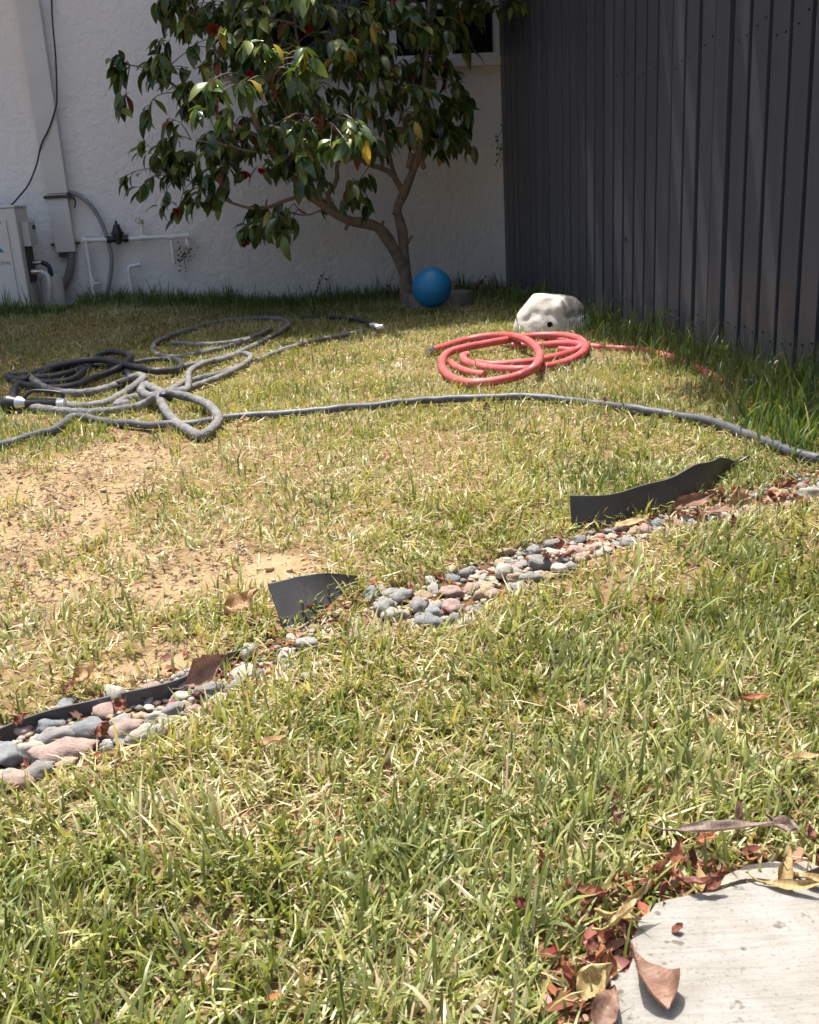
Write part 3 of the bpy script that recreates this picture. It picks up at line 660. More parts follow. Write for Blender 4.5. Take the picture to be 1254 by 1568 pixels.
for k, (mw, a, j, pos) in enumerate(leaves[:300]):
    o = bpy.data.objects.new('leaf', LVM[(a, j)]); sc.collection.objects.link(o); o.parent = tree
    o.matrix_local = Matrix.Translation(-tree.location) @ mw
bm = bmesh.new(); mats = {}
jm = bpy.data.meshes.new('foliage')
for mm in LM: jm.materials.append(mm)
VV = []; FF = []; MI = []
for mw, a, j, pos in leaves[300:]:
    me = LV[a]; o0 = len(VV); VV += [tuple(mw @ v_.co) for v_ in me.vertices]
    for p in me.polygons: FF.append(tuple(i+o0 for i in p.vertices)); MI.append(j)
jm.from_pydata(VV, [], FF); jm.polygons.foreach_set('material_index', MI); jm.polygons.foreach_set('use_smooth', [True]*len(FF))
fo = link(bpy.data.objects.new('foliage', jm), tree); fo['kind'] = 'stuff'; rel(fo, tree)
# blossoms
mfl = leafy('red_petal', .5, .4, .25, attr=False, col=(.30, .008, .014), var=.3, tcol=(1, .4, .4)); mbr = leafy('withered_petal', .8, .2, .2, attr=False, col=(.13, .028, .014), var=.4, tcol=(1, .6, .4))
def blossom(c, r_, mat, label=None):
    mb = MB(); b0 = BP[int(np.argmin(np.linalg.norm(BP-c, axis=1)))]; mb.tube(smooth_path([b0, (b0+c)/2+np.array([0, 0, .03]), c+np.array([0, .01, 0])], .03), .0018, 5)
    for k in range(12):
        a = k*2.4; el = .2+.1*k; rad = r_*(1-.05*k)
        d_ = np.array([math.cos(a)*math.cos(el), -abs(math.sin(a)*.5)-.3, math.sin(a)*math.cos(el)]); d_ /= np.linalg.norm(d_)
        s_ = np.cross(d_, (0, 1, .2)); s_ /= np.linalg.norm(s_); n_ = np.cross(s_, d_)
        V = [c, c+d_*rad*.5+s_*rad*.45+n_*.1*rad, c+d_*rad*1.0+s_*rad*.3, c+d_*rad*1.1-s_*rad*.1+n_*.12*rad, c+d_*rad*.9-s_*rad*.4, c+d_*rad*.45-s_*rad*.45+n_*.1*rad]
        mb.add(V, [(0, 1, 2, 3), (0, 3, 4, 5)])
    o = rel(mb.build('blossom', mat, tree, smooth=True), tree)
    if label: o['label'] = label
for x_, y_, dy, r_, mm, lb in ((328, 47, -.48, .036, mbr, 'withered dark red blossom with orange heart'), (345, 62, -.46, .024, mbr, 'small dark withered blossom'), (383, 113, -.5, .019, mfl, None), (434, 76, -.5, .014, mbr, None), (605, -2, -.35, .028, mfl, 'bright red blossom'), (272, 325, -.34, .026, mbr, None), (374, 372, -.32, .024, mbr, 'withered brown blossom hanging low'), (375, 268, -.35, .024, mbr, None), (400, 262, -.3, .018, mfl, None), (455, 285, -.2, .022, mbr, None), (630, 118, -.2, .02, mbr, None), (470, 45, -.3, .03, mbr, None)):
    blossom(at_y(x_, y_, TY+dy), r_, mm, lb)
# ---- vine over the fence top (unseen overhang shaped to shade the boards) and a spray hanging by the corner
vine = empty('vine', CO+WN*1.5+np.array([0, 0, HF])); tag(vine, 'leafy green climbing vine spilling over the fence top beside the window', 'vine')
VVv = []; FFv = []; CV = []
SUNH = Vector((sdir.x, sdir.y, 0)).normalized()
def add_leaf(c, s_, col, droop=None):
    az = random.uniform(0, 6.28); dr = random.uniform(-.2, 1.1) if droop is None else droop
    dirv = Vector((math.cos(az)*math.cos(dr), math.sin(az)*math.cos(dr), -math.sin(dr)))
    z_ = Vector((random.gauss(0, .3), random.gauss(0, .3), 1)); z_ = (z_-dirv*z_.dot(dirv)).normalized(); x_ = dirv.cross(z_)
    rot = Matrix((x_, dirv, z_)).transposed(); me = LV[random.randrange(8)]; o0 = len(VVv)
    for v_ in me.vertices:
        VVv.append(tuple(Vector(c)+rot @ (v_.co*s_))); CV.append(col)
    for p in me.polygons: FFv.append(tuple(i+o0 for i in p.vertices))
# leaves cleared along chosen sun rays, a gap shaped for each streak of light
SF = np.array([sdir@Vector(WN), sdir@Vector(FN), sdir.z]); SLOTS = []
for (x_, y_, r_) in ((893,350,.040),(907,405,.036),(917,430,.042),(952,430,.030),(966,445,.040),(985,462,.034),(1052,400,.032),(1062,485,.034),(1120,490,.042),(868,170,.032),(872,225,.034),(881,300,.036),(1070,320,.034),(1156,175,.036),(888,330,.030),(1010,455,.03),(1190,520,.03)):
    d_ = ray(x_, y_); t_ = FN@(CO-np.array([0, 0, CAMH]))/(FN@d_); p_ = np.array([0, 0, CAMH])+d_*t_; SLOTS.append((np.array([WN@(p_-CO), 0, p_[2]]), SF/np.linalg.norm(SF), (r_*.75)**2))
for k in range(14000):
    a = random.uniform(-.1, 5.3); q = random.random()
    o_ = random.triangular(-.35, .55, .16); z_ = HF+.03+random.triangular(-.02, .30, .08)-max(0, o_-.08)*1.1
    if o_ > .34+.10*min(1, max(0, a-2.0))+.05*math.sin(a*5)+.04*math.sin(a*17): continue
    c = CO+WN*a+FN*o_+np.array([0, 0, z_]); nv0 = len(VVv); nf0 = len(FFv); add_leaf(c, random.uniform(.5, .95), random.choice([(.09, .15, .04), (.06, .11, .03), (.13, .17, .04)]))
    LP = np.array(VVv[nv0:])-CO; LP = np.stack([LP@WN, LP@FN, LP[:, 2]], 1)
    for t0, t1, r2_ in SLOTS:
        q_ = LP-t0; q_ = q_-np.outer(q_@t1, t1)
        if (q_**2).sum(1).min() < r2_: del VVv[nv0:], CV[nv0:], FFv[nf0:]; break
for (x_, y_, Yv) in ((770,-10,5.2),(785,5,5.1),(762,8,5.2),(740,-5,5.2),(778,18,5.15),(752,-25,5.2),(800,-40,5.0),(770,-60,5.1),(725,-30,5.2)):
    for k in range(9): add_leaf(at_y(x_, y_, Yv)+np.array([random.gauss(0, .025), random.gauss(0, .03), random.gauss(0, .02)]), random.uniform(.5, .8), random.choice([(.10, .16, .03), (.15, .2, .04)]))
vo = mesh_np('vine_leaves', np.array(VVv), np.array(FFv), leafy('vine_leaf', .4, .5, .3), vine, cols=np.array(CV)); vo['kind'] = 'stuff'; rel(vo, vine)
vs = MB()
for k in range(26):
    a = random.uniform(0, 5); P = [CO+WN*a+FN*(-.05)+np.array([0, 0, HF+.03])]
    for j in range(5): P.append(P[-1]+WN*random.uniform(-.12, .15)+FN*random.uniform(-.03, .06)+np.array([0, 0, random.uniform(-.02, .08)]))
    vs.tube(smooth_path(P, .05), .004, 5)
vs.tube(smooth_path([CO+WN*.3+FN*.02+np.array([0, 0, HF+.05]), at_y(790, -60, 5.1), at_y(778, -20, 5.15), at_y(768, 5, 5.2)], .04), .003, 5)
rel(vs.build('vine_stems', MT['bark'], vine), vine)
# ---- a tree beyond the left picture edge whose crown shades the lawn there
st = empty('shade_tree', (-3.6, 4.15, 0)); tag(st, 'leafy tree beside the house, shading the lawn near the air conditioner', 'tree')
tk = MB(); tk.tube(smooth_path([(-3.6, 4.15, -.05), (-3.5, 4.15, 1.0), (-3.3, 4.15, 2.0), (-3.0, 4.2, 3.0)], .1), np.linspace(.09, .05, len(smooth_path([(-3.6, 4.15, -.05), (-3.5, 4.15, 1.0), (-3.3, 4.15, 2.0), (-3.0, 4.2, 3.0)], .1))), 10)
for e_ in ((-2.0, 4.5, 3.6), (-2.6, 5.4, 3.8), (-3.6, 4.6, 3.8), (-2.4, 4.1, 3.5), (-1.8, 5.0, 3.6)): tk.tube(smooth_path([(-3.05, 4.18, 2.8), tuple((np.array((-3.05, 4.18, 2.8))+np.array(e_))/2+np.array((0, 0, .15))), e_], .1), .018, 6)
rel(tk.build('trunk', MT['bark'], st, smooth=True), st)
VVv = []; FFv = []; CV = []
for k in range(1500):
    while True:
        q = np.array([random.uniform(-1, 1) for _ in range(3)])
        if q@q < 1: break
    c0 = np.array([-2.68, 5.1, 3.68])+q*np.array([1.6, 1.75, .42])/max(.35, np.linalg.norm(q))**.45
    for j in range(9): add_leaf(c0+np.array([random.gauss(0, .06) for _ in range(3)]), random.uniform(.8, 1.2), random.choice([(.09, .15, .04), (.06, .11, .03), (.13, .17, .04)]))
vo = mesh_np('crown', np.array(VVv), np.array(FFv), leafy('tree_leaf', .4, .5, .3), st, cols=np.array(CV)); vo['kind'] = 'stuff'; rel(vo, st)
# dried creepers on the walls
def creeper(pts, off, label, seed, red=True, n=26, spread=.02):
    rnd = random.Random(seed); root = empty('dried_creeper', on_wall(*pts[-1], off)); tag(root, label, 'creeper')
    P = [on_wall(x, y, off) for x, y in pts]; rel(MB().tube(smooth_path(P, .01), .0016, 5).build('stem', MT['twig'], root), root)
    V = []; F = []; C = []
    Q = smooth_path(P, .004)
    for k in range(n):
        q = Q[rnd.randrange(len(Q))]+WX*rnd.gauss(0, spread)+np.array([0, 0, rnd.gauss(0, spread)])
        q = q+WN*rnd.uniform(0, .015); s = rnd.uniform(.004, .009); a = rnd.uniform(0, 6.3); d1 = WX*math.cos(a)+np.array([0, 0, 1])*math.sin(a); d2 = -WX*math.sin(a)+np.array([0, 0, 1])*math.cos(a)+WN*rnd.uniform(-.8, .8)
        o0 = len(V); V += [q-d1*s, q+d2*s*.6, q+d1*s*1.2, q-d2*s*.6]; F.append((o0, o0+1, o0+2, o0+3)); C += [rnd.choice([(.20, .03, .03), (.10, .04, .03), (.06, .05, .03)]) if red else rnd.choice([(.10, .07, .04), (.07, .06, .03)])]*4
    lo_ = mesh_np('dry_leaves', np.array(V), np.array(F), MT['litter'], root, cols=np.array(C)); lo_['kind'] = 'stuff'; rel(lo_, root)
creeper([(286, 372), (282, 390), (284, 412)], .03, 'small dried red creeper hanging below the end of the white pipes', 3, True, 46, .022)
creeper([(770, 195), (762, 215), (766, 235), (760, 250)], .02, 'dried brown creeper on the wall edge beside the fence', 4, False, 22, .018)
creeper([(497, 415), (490, 432), (484, 448)], .02, 'tiny dried sprig against the wall left of the camellia stem', 5, False, 12, .012)

# ================================================================== BALL, RING, ROCK
bcx = spot(676, 474, 0.02); BY = bcx[1]-.0; bc_ = at_y(661, 440.5, BY); br_ = .0985*BY/5.1
ball = bpy.data.meshes.new('ball'); bm = bmesh.new(); bmesh.ops.create_uvsphere(bm, u_segments=48, v_segments=28, radius=br_); bm.to_mesh(ball); bm.free()
ball.polygons.foreach_set('use_smooth', [True]*len(ball.polygons)); ball.materials.append(MT['ball'])
bo = link(bpy.data.objects.new('ball', ball)); bo.location = Vector(bc_); tag(bo, 'round blue rubber ball resting at the foot of the camellia', 'ball')
rc = spot(676, 470); ring = MB(); V = []; F = []; nR = 56
rad = .155; prof = [(0, -.03), (0, .060), (.006, .067), (.030, .067), (.036, .060), (.036, -.03)]
for i in range(nR):
    a = 2*math.pi*i/nR
    for (dr, z_) in prof: V.append((rc[0]+(rad-dr)*math.cos(a), rc[1]+.02+(rad-dr)*.8*math.sin(a), z_))
npf = len(prof)
for i in range(nR):
    for k in range(npf-1): a = i*npf+k; b_ = ((i+1) % nR)*npf+k; F.append((a, b_, b_+1, a+1))
tag(ring.add(V, F).build('planter_ring', plain('ring_concrete', (.16, .145, .125), .95, .3, 30, .6, .004), smooth=True), 'low grey concrete ring holding the blue ball beside the camellia stem', 'planter ring')
# cream rock
rk = spot(846, 510); RY = rk[1]+.07
def disp_ico(sub, f):
    bm = bmesh.new(); bmesh.ops.create_icosphere(bm, subdivisions=sub, radius=1.0)
    for v_ in bm.verts: v_.co = f(v_.co)
    return bm
rock = empty('rock', spot(848, 508)); tag(rock, 'cream hollow boulder with a dark hole on its face, lying by the fence', 'rock')
mpp = 1548/RY
outl = [(-180, .18), (-165, .165)]
def rockf(co):
    x, y, z = co
    ang = math.atan2(z, x)
    from mathutils import noise as mn
    n = mn.noise(co*1.3+Vector((3, 1, 7)))*.26+abs(mn.noise(co*2.4+Vector((5, 2, 1))))*.22+mn.noise(co*6)*.05
    X_ = x*(.150)*(1+.25*n); Y_ = y*.11*(1+n); zz = max(z, -.25)
    Zt = zz*(.150)*(1+.4*n)
    # high shoulder on the left of centre, sloping down to the right
    Zt *= (1-.30*max(0, x-.1)) if x > 0 else (1-.28*max(0, -x-.3))
    if z > .55: Zt = min(Zt, .128-.020*x-.01*n)
    return Vector((X_+.01, Y_, Zt))
bm = disp_ico(5, rockf)
me = bpy.data.meshes.new('shell'); 
for v_ in bm.verts:   # moulded ledge and seam groove
    x, y, z = v_.co
    if x > .045 and y < 0 and .050 < z < .066: v_.co.y += .020; 
    if abs(x-.042) < .0035 and y < .02: v_.co += Vector((0, .005, -.004))
    dx, dz = x+.012, z-.035
from mathutils.bvhtree import BVHTree
bm.normal_update(); rk_off = Vector(rock.location)+Vector((0, .07, 0)); tree_b = BVHTree.FromBMesh(bm); dv = Vector(ray(842, 497)).normalized()
hit = tree_b.ray_cast(Vector((0, 0, CAMH))-rk_off, dv); hp = np.array((hit[0] if hit[0] else Vector((0, 0, 0)))+rk_off)
bm.to_mesh(me); bm.free(); me.polygons.foreach_set('use_smooth', [True]*len(me.polygons)); me.materials.append(MT['cream_stone'])
ro = link(bpy.data.objects.new('shell', me), rock); ro.location = (0, .07, .0); 
rel(MB().tube([hp+np.array([0, -.003, 0]), hp+np.array([0, .05, .0])], .0105, 16).build('hole', MT['dark_hole'], rock, smooth=True), rock)

# ================================================================== HOSES
def hose(pts, r_, z0=None, step=.008, wob=0, seed=0):
    P = []
    for p in pts:
        z = (p[2]/100 if len(p) > 2 else 0)
        q = spot(p[0], p[1], z+r_+.004); P.append(q)
    Q_ = smooth_path(P, step)
    if wob:
        i = np.arange(len(Q_)); Q_ = Q_+wob*np.stack([fbm(i*.11, i*0+seed, 5)-.5, fbm(i*.11, i*0+seed, 6)-.5, (fbm(i*.13, i*0+seed, 7)-.5)*.6], 1)
    Q_[:, 2] = np.maximum(Q_[:, 2], gheight(Q_[:, 0], Q_[:, 1])+r_*.6)
    return Q_
g1 = empty('garden_hose', spot(640, 614)); tag(g1, 'long smooth dark grey hose snaking across the lawn to the fence', 'hose')
P = hose([(1700,900),(1600,820),(1500,760),(1420,735),(1330,722),(1254,703),(1205,690),(1150,668),(1100,649),(1040,636),(980,627),(920,618),(860,611),(800,608),(740,609),(680,611),(620,616),(560,622),(500,628),(440,632),(380,636),(336,641),(290,649),(240,651),(190,648),(150,643),(120,637),(104,640),(98,648),(85,656),(40,669),(0,681),(-90,706),(-200,730)], .0098, wob=.012)
rel(MB().tube(P, .0098, 12).build('hose_tube', MT['grey_hose'], g1, smooth=True), g1)
def c7(x, y, z=0): return (x/3.583, 470+y/3.583, z)
def c4(x, y, z=0): return (x/2.09, 460+y/2.09, z)
fh = empty('fabric_hose', spot(160, 600)); tag(fh, 'grey fabric sleeved hose heaped in tangled loops with a spray nozzle', 'hose')
FR = .0118
runs = [
 [c7(330,530),c7(450,546),c7(560,532),c7(650,492),c7(740,432,1.5),c7(785,395,2.5),c7(765,380,2),c7(700,400),c7(600,442),c7(480,470),c7(360,472),c7(260,450),c7(190,410,.5),c7(165,388,1)],
 [c7(165,388,1),c7(120,400,1),c7(60,392),c7(40,378),c7(100,368),c7(200,358),c7(320,322,1.5),c7(450,296,2.5),c7(560,290,2.5),c7(700,320,2),c7(850,350,1),c7(960,347),c7(998,322),c7(965,294),c7(880,290),c7(760,305),c7(700,310)],
 [c7(150,548),c7(230,560),c7(340,572),c7(450,580),c7(560,577),c7(700,556),c7(790,534,.5),c7(850,500,2.5),c7(900,478,3.5)],
 [c7(60,392),c7(120,425),c7(250,446),c7(400,432),c7(520,392),c7(620,350,1),c7(690,312,2),c7(716,278,2.5),c7(690,256,2),c7(620,246,1),c7(560,262),c7(500,300),c7(430,350),c7(300,380),c7(180,392),c7(90,440),c7(75,500),c7(110,520)],
 [c7(150,400),c7(260,415),c7(400,400),c7(480,340),c7(560,310),c7(640,330),c7(700,360),c7(705,400),c7(640,430)],
 [c7(200,385),c7(300,345),c7(420,335),c7(520,325),c7(660,300)],
 [c7(785,420,1),c7(830,445,2),c7(880,465,3),c7(900,475,3.5),c7(880,490,3),c7(890,540,1.5),c7(960,630,.3),c7(1055,690,0),c7(1110,705,0),c7(1175,655,.3),c7(1198,605,1),c7(1150,545,1.5),c7(1060,502,2),c7(960,480,3),c7(900,472,3.5),c7(830,490,2),c7(775,462,1.5),c7(790,425,1)],
 [c7(700,530),c7(640,545),c7(680,510),c7(760,495),c7(820,520)],
 [c4(530,288,2),c4(590,290,1),c4(604,262,1),c4(606,230,1.5),c4(640,206,.8),c4(720,182),c4(775,171),c4(803,180),c4(780,205),c4(720,236),c4(650,265),c4(590,284),c4(548,294,1)],
 [c4(540,290,1),c4(580,268),c4(640,250),c4(700,235),c4(760,215)],
 [c4(590,210),c4(640,202),c4(720,186),c4(800,150),c4(880,110),c4(921,82),c4(915,66),c4(870,56),c4(780,60),c4(680,75),c4(600,95),c4(540,115),c4(497,138),c4(489,160),c4(520,178),c4(580,180),c4(680,160),c4(770,135),c4(865,92)],
 [c4(550,135),c4(640,141),c4(730,136),c4(810,118)],
]
fm = MB(); fd = MB()
for k, rn in enumerate(runs):
    P = hose(rn, FR, wob=.006, seed=k*3.3)
    f_ = FR*(1+.05*np.sin(np.arange(len(P))*.9+k)+.05*np.sin(np.arange(len(P))*2.1)) if k < 8 else FR*(.92+.05*np.sin(np.arange(len(P))*1.3))
    if k >= 8: f_ = f_*.9
    (fd if k in (1, 3, 4, 5) else fm).tube(P, f_, 12)
rel(fm.build('hose_tube', MT['sleeve'], fh, smooth=True), fh)
do = rel(fd.build('hose_tube', MT['shaded_dark_hose'], fh, smooth=True), fh); do['label'] = 'nearly black smooth loops at the back of the heap, shade put into their colour'
kp_ = spot(*c7(895, 472)[:2], .055)
rel(MB().tube(smooth_path([kp_+np.array([-.012, 0, -.020]), kp_+np.array([-.002, -.012, -.004]), kp_+np.array([.010, -.008, -.006]), kp_+np.array([.016, .004, -.02])], .006), .0075, 8).build('tie_band', MT['black_plastic'], fh, smooth=True), fh)
# nozzle
n0 = spot(*c7(20, 530)[:2], .03); n1_ = spot(*c7(350, 528)[:2], .024); dn = (n1_-n0); Ln = np.linalg.norm(dn); dn /= Ln
nz_ = MB(); 
def tt_(f): return n0+dn*Ln*f
rel(MB().tube([tt_(0), tt_(.03), tt_(.10), tt_(.16), tt_(.22)], [.020, .024, .024, .021, .018], 16).build('nozzle_head', MT['black_plastic'], fh, smooth=True), fh)
rel(MB().tube([tt_(.22), tt_(.26), tt_(.33), tt_(.38)], [.019, .021, .017, .013], 16).build('nozzle_collar', MT['metal'], fh, smooth=True), fh)
rel(MB().tube([tt_(.38), tt_(.55), tt_(.8), tt_(.9)], [.013, .015, .014, .012], 14).build('nozzle_grip', MT['black_plastic'], fh, smooth=True), fh)
rel(MB().tube([tt_(.9), tt_(1.02)], .0135, 14).build('nozzle_ring', MT['pvc'], fh, smooth=True), fh)
up_ = np.array([0, 0, 1.])
rel(MB().tube(smooth_path([tt_(.36)+up_*.016, tt_(.5)+up_*.034, tt_(.75)+up_*.034, tt_(.98)+up_*.028, tt_(1.0)+up_*.016], .006), .0045, 8).build('nozzle_lever', MT['black_plastic'], fh, smooth=True), fh)
# thin hose to the white connector
g2 = empty('connector_hose', spot(480, 520)); tag(g2, 'thin grey hose ending in a white connector in the shaded grass', 'hose')
P = hose([c4(820,192),c4(900,160),c4(980,136),c4(1080,115),c4(1168,98)], .0085, wob=.006); rel(MB().tube(P, .0085, 10).build('hose_tube', MT['sleeve'], g2, smooth=True), g2)
P = hose([c4(960,56),c4(1030,52),c4(1100,58),c4(1160,66),c4(1185,80)], .0085); rel(MB().tube(P, .0085, 10).build('hose_tube', MT['black_plastic'], g2, smooth=True), g2)
e0 = spot(573, 497, .022); e1 = spot(580, 501, .03); rel(MB().tube([e0-np.array([.02, 0, 0]), e0, e1, e1+np.array([.018, -.01, .004])], [.007, .008, .010, .008], 12).build('connector', MT['pvc'], g2, smooth=True), g2)
# red hose
def c5(x, y, z=0): return (560+x/3.3, 380+y/3.3, z)
rh = empty('red_hose', spot(780, 560)); tag(rh, 'coral red rubber hose lying in flat coils beside the cream rock', 'hose')
RR = .0125
runs = [[c5(335,516),c5(400,496),c5(500,467),c5(600,447,1),c5(700,441,2),c5(790,456,3.5),c5(850,492,3.5),c5(880,542,3),c5(855,598,3),c5(780,640,1),c5(680,667,.3),c5(560,682),c5(460,667),c5(400,627),c5(384,580),c5(410,534,.8),c5(480,508,1.5),c5(580,487,1.5),c5(680,470,1.5),c5(790,450,1),c5(900,441,1),c5(1000,442,1.2),c5(1070,456,1.5),c5(1110,492,1.5),c5(1092,532,1),c5(1020,572),c5(900,602),c5(780,614,.3),c5(640,607),c5(550,592),c5(500,568),c5(492,545),c5(520,540)],
 [c5(560,580),c5(640,590),c5(760,582),c5(860,570),c5(950,552),c5(1040,525),c5(1090,500,1),c5(1060,484,1.5),c5(980,484,1),c5(870,492),c5(740,494)],
 [c5(430,575),c5(455,600),c5(520,625),c5(600,638)],
 [c5(900,452),c5(980,462),c5(1040,475),c5(1070,495),c5(1040,515),c5(980,512)],
 [(900,529),(940,531),(985,533),(1012,539),(1050,551),(1090,568),(1132,586)]]
rm_ = MB()
for k, rn in enumerate(runs):
    P = hose(rn, RR*(.85 if k >= 2 else 1), wob=.003, seed=k)
    if k == 4: P[:, 2] -= .015*np.linspace(.2, 1, len(P))
    rm_.tube(P, RR*(.85 if k >= 2 else 1), 14)
rel(rm_.build('hose_tube', MT['red_hose'], rh, smooth=True), rh)
e0 = hose(runs[0][:2], RR)[0]; dd_ = hose(runs[0][:2], RR)[0]-hose(runs[0][:2], RR)[3]; dd_ /= np.linalg.norm(dd_)
rel(MB().tube([e0-dd_*.002, e0+dd_*.012, e0+dd_*.0121, e0+dd_*.032], [.0145, .0145, .0115, .0115], 12).build('coupling', MT['metal'], rh, smooth=True), rh)
e0 = spot(1134, 587, .010); rel(MB().tube([e0, e0+np.array([.022, -.012, .0]), e0+np.array([.0221, -.012, .0]), e0+np.array([.045, -.025, .0])], [.014, .014, .018, .018], 12).build('end_coupling', MT['black_plastic'], rh, smooth=True), rh)

# ================================================================== EDGING STRIPS
def edging(bot, top, label, thick=.003, lean=0.0):
    """bot: ground points of the foot, top: heights (m) and lean of the upper edge"""
    n = len(bot); F_ = smooth_path([spot(*b) for b in bot], .012); hs = np.interp(np.linspace(0, 1, len(F_)), np.linspace(0, 1, n), [q[0] for q in top]); ln = np.interp(np.linspace(0, 1, len(F_)), np.linspace(0, 1, n), [q[1] for q in top])
    T_ = np.gradient(F_, axis=0); T_ /= np.linalg.norm(T_, axis=1)[:, None]; Nn = np.stack([-T_[:, 1], T_[:, 0], T_[:, 2]*0], 1)
    V = []; F2 = []
    m_ = len(F_); rows = 6
    for sgn in (0, 1):
        for i in range(m_):
            for k in range(rows):
                f_ = k/(rows-1); z = -.02+f_*(hs[i]+.02); off = ln[i]*f_+.004*math.sin(f_*3.1)*math.sin(i*.25)
                p = F_[i]+Nn[i]*(off+(thick if sgn else 0)); V.append((p[0], p[1], z+(.0015*math.sin(i*.6+2) if k == rows-1 else 0)))
    S = m_*rows
    for i in range(m_-1):
        for k in range(rows-1):
            a = i*rows+k; F2.append((a, a+rows, a+rows+1, a+1)); F2.append((S+a, S+a+1, S+a+rows+1, S+a+rows))
        a = i*rows+rows-1; F2.append((a, a+rows, S+a+rows, S+a))
    for i in (0, m_-1):
        for k in range(rows-1):
            a = i*rows+k; F2.append((a, a+1, S+a+1, S+a))
    o = MB().add(V, F2).build('edging_strip', MT['edging'], smooth=True); tag(o, label, 'edging strip', 'black rubber edging strips along the stone bed')
edging([(876,808),(930,803),(990,790),(1040,776),(1090,752),(1125,722),(1150,705)], [(.048,.012),(.046,.010),(.052,.008),(.058,.006),(.048,.004),(.022,.002),(.008,.0)], 'longest black rubber edging strip, standing up near the fence')
edging([(440,962),(475,950),(520,925),(556,895)], [(.046,.044),(.046,.042),(.033,.032),(.013,.008)], 'short leaning black rubber edging strip with torn shadowed corner in mid lawn')
edging([(188,1076),(240,1062),(290,1045),(330,1020),(368,1000)], [(.009,.002),(.010,.0),(.010,.0),(.008,.0),(.004,.0)], 'low black rubber edging strip behind the big curled brown leaf')
edging([(-150,1175),(-60,1142),(0,1122),(60,1102),(120,1085),(170,1072)], [(.004,0),(.004,0),(.004,0),(.005,0),(.006,0),(.006,0)], 'low black rubber edging strip beside the largest pebbles, running out of view')

# ================================================================== PEBBLES
from mathutils import noise as mnoise
PM = []
for k in range(10):
    def f(co, k=k):
        n = mnoise.noise(co*1.1+Vector((k*3.7, 2, 1)))*.45+mnoise.noise(co*2.3+Vector((k, 5, 9)))*.22
        return co*(1+n)
    bm = disp_ico(3 if k < 5 else 2, f); me = bpy.data.meshes.new('pebble'); bm.to_mesh(me); bm.free(); me.polygons.foreach_set('use_smooth', [True]*len(me.polygons)); PM.append(me)
PMM = {(k, c): None for k in range(10) for c in STN}
for k in range(10):
    for c in STN:
        m2 = PM[k].copy(); m2.materials.append(STN[c]); PMM[(k, c)] = m2
placed = []; PEB = []
def pebble(x, y, a, b_, c_, rz, col, label, group=None, k=None, z=None, big=False, tilt=.25):
    k = random.randrange(5) if (k is None and big) else (random.randrange(10) if k is None else k)
    o = bpy.data.objects.new('pebble', PMM[(k, col)]); link(o); zz = gz(x, y)+c_*.55 if z is None else z
    o.location = (x, y, zz); o.scale = (a, b_, c_); o.rotation_euler = (random.gauss(0, tilt), random.gauss(0, tilt), rz); tag(o, label, 'pebble', group); PEB.append((o, x, y, a, b_, col, label)); placed.append((x, y, max(a, b_)))
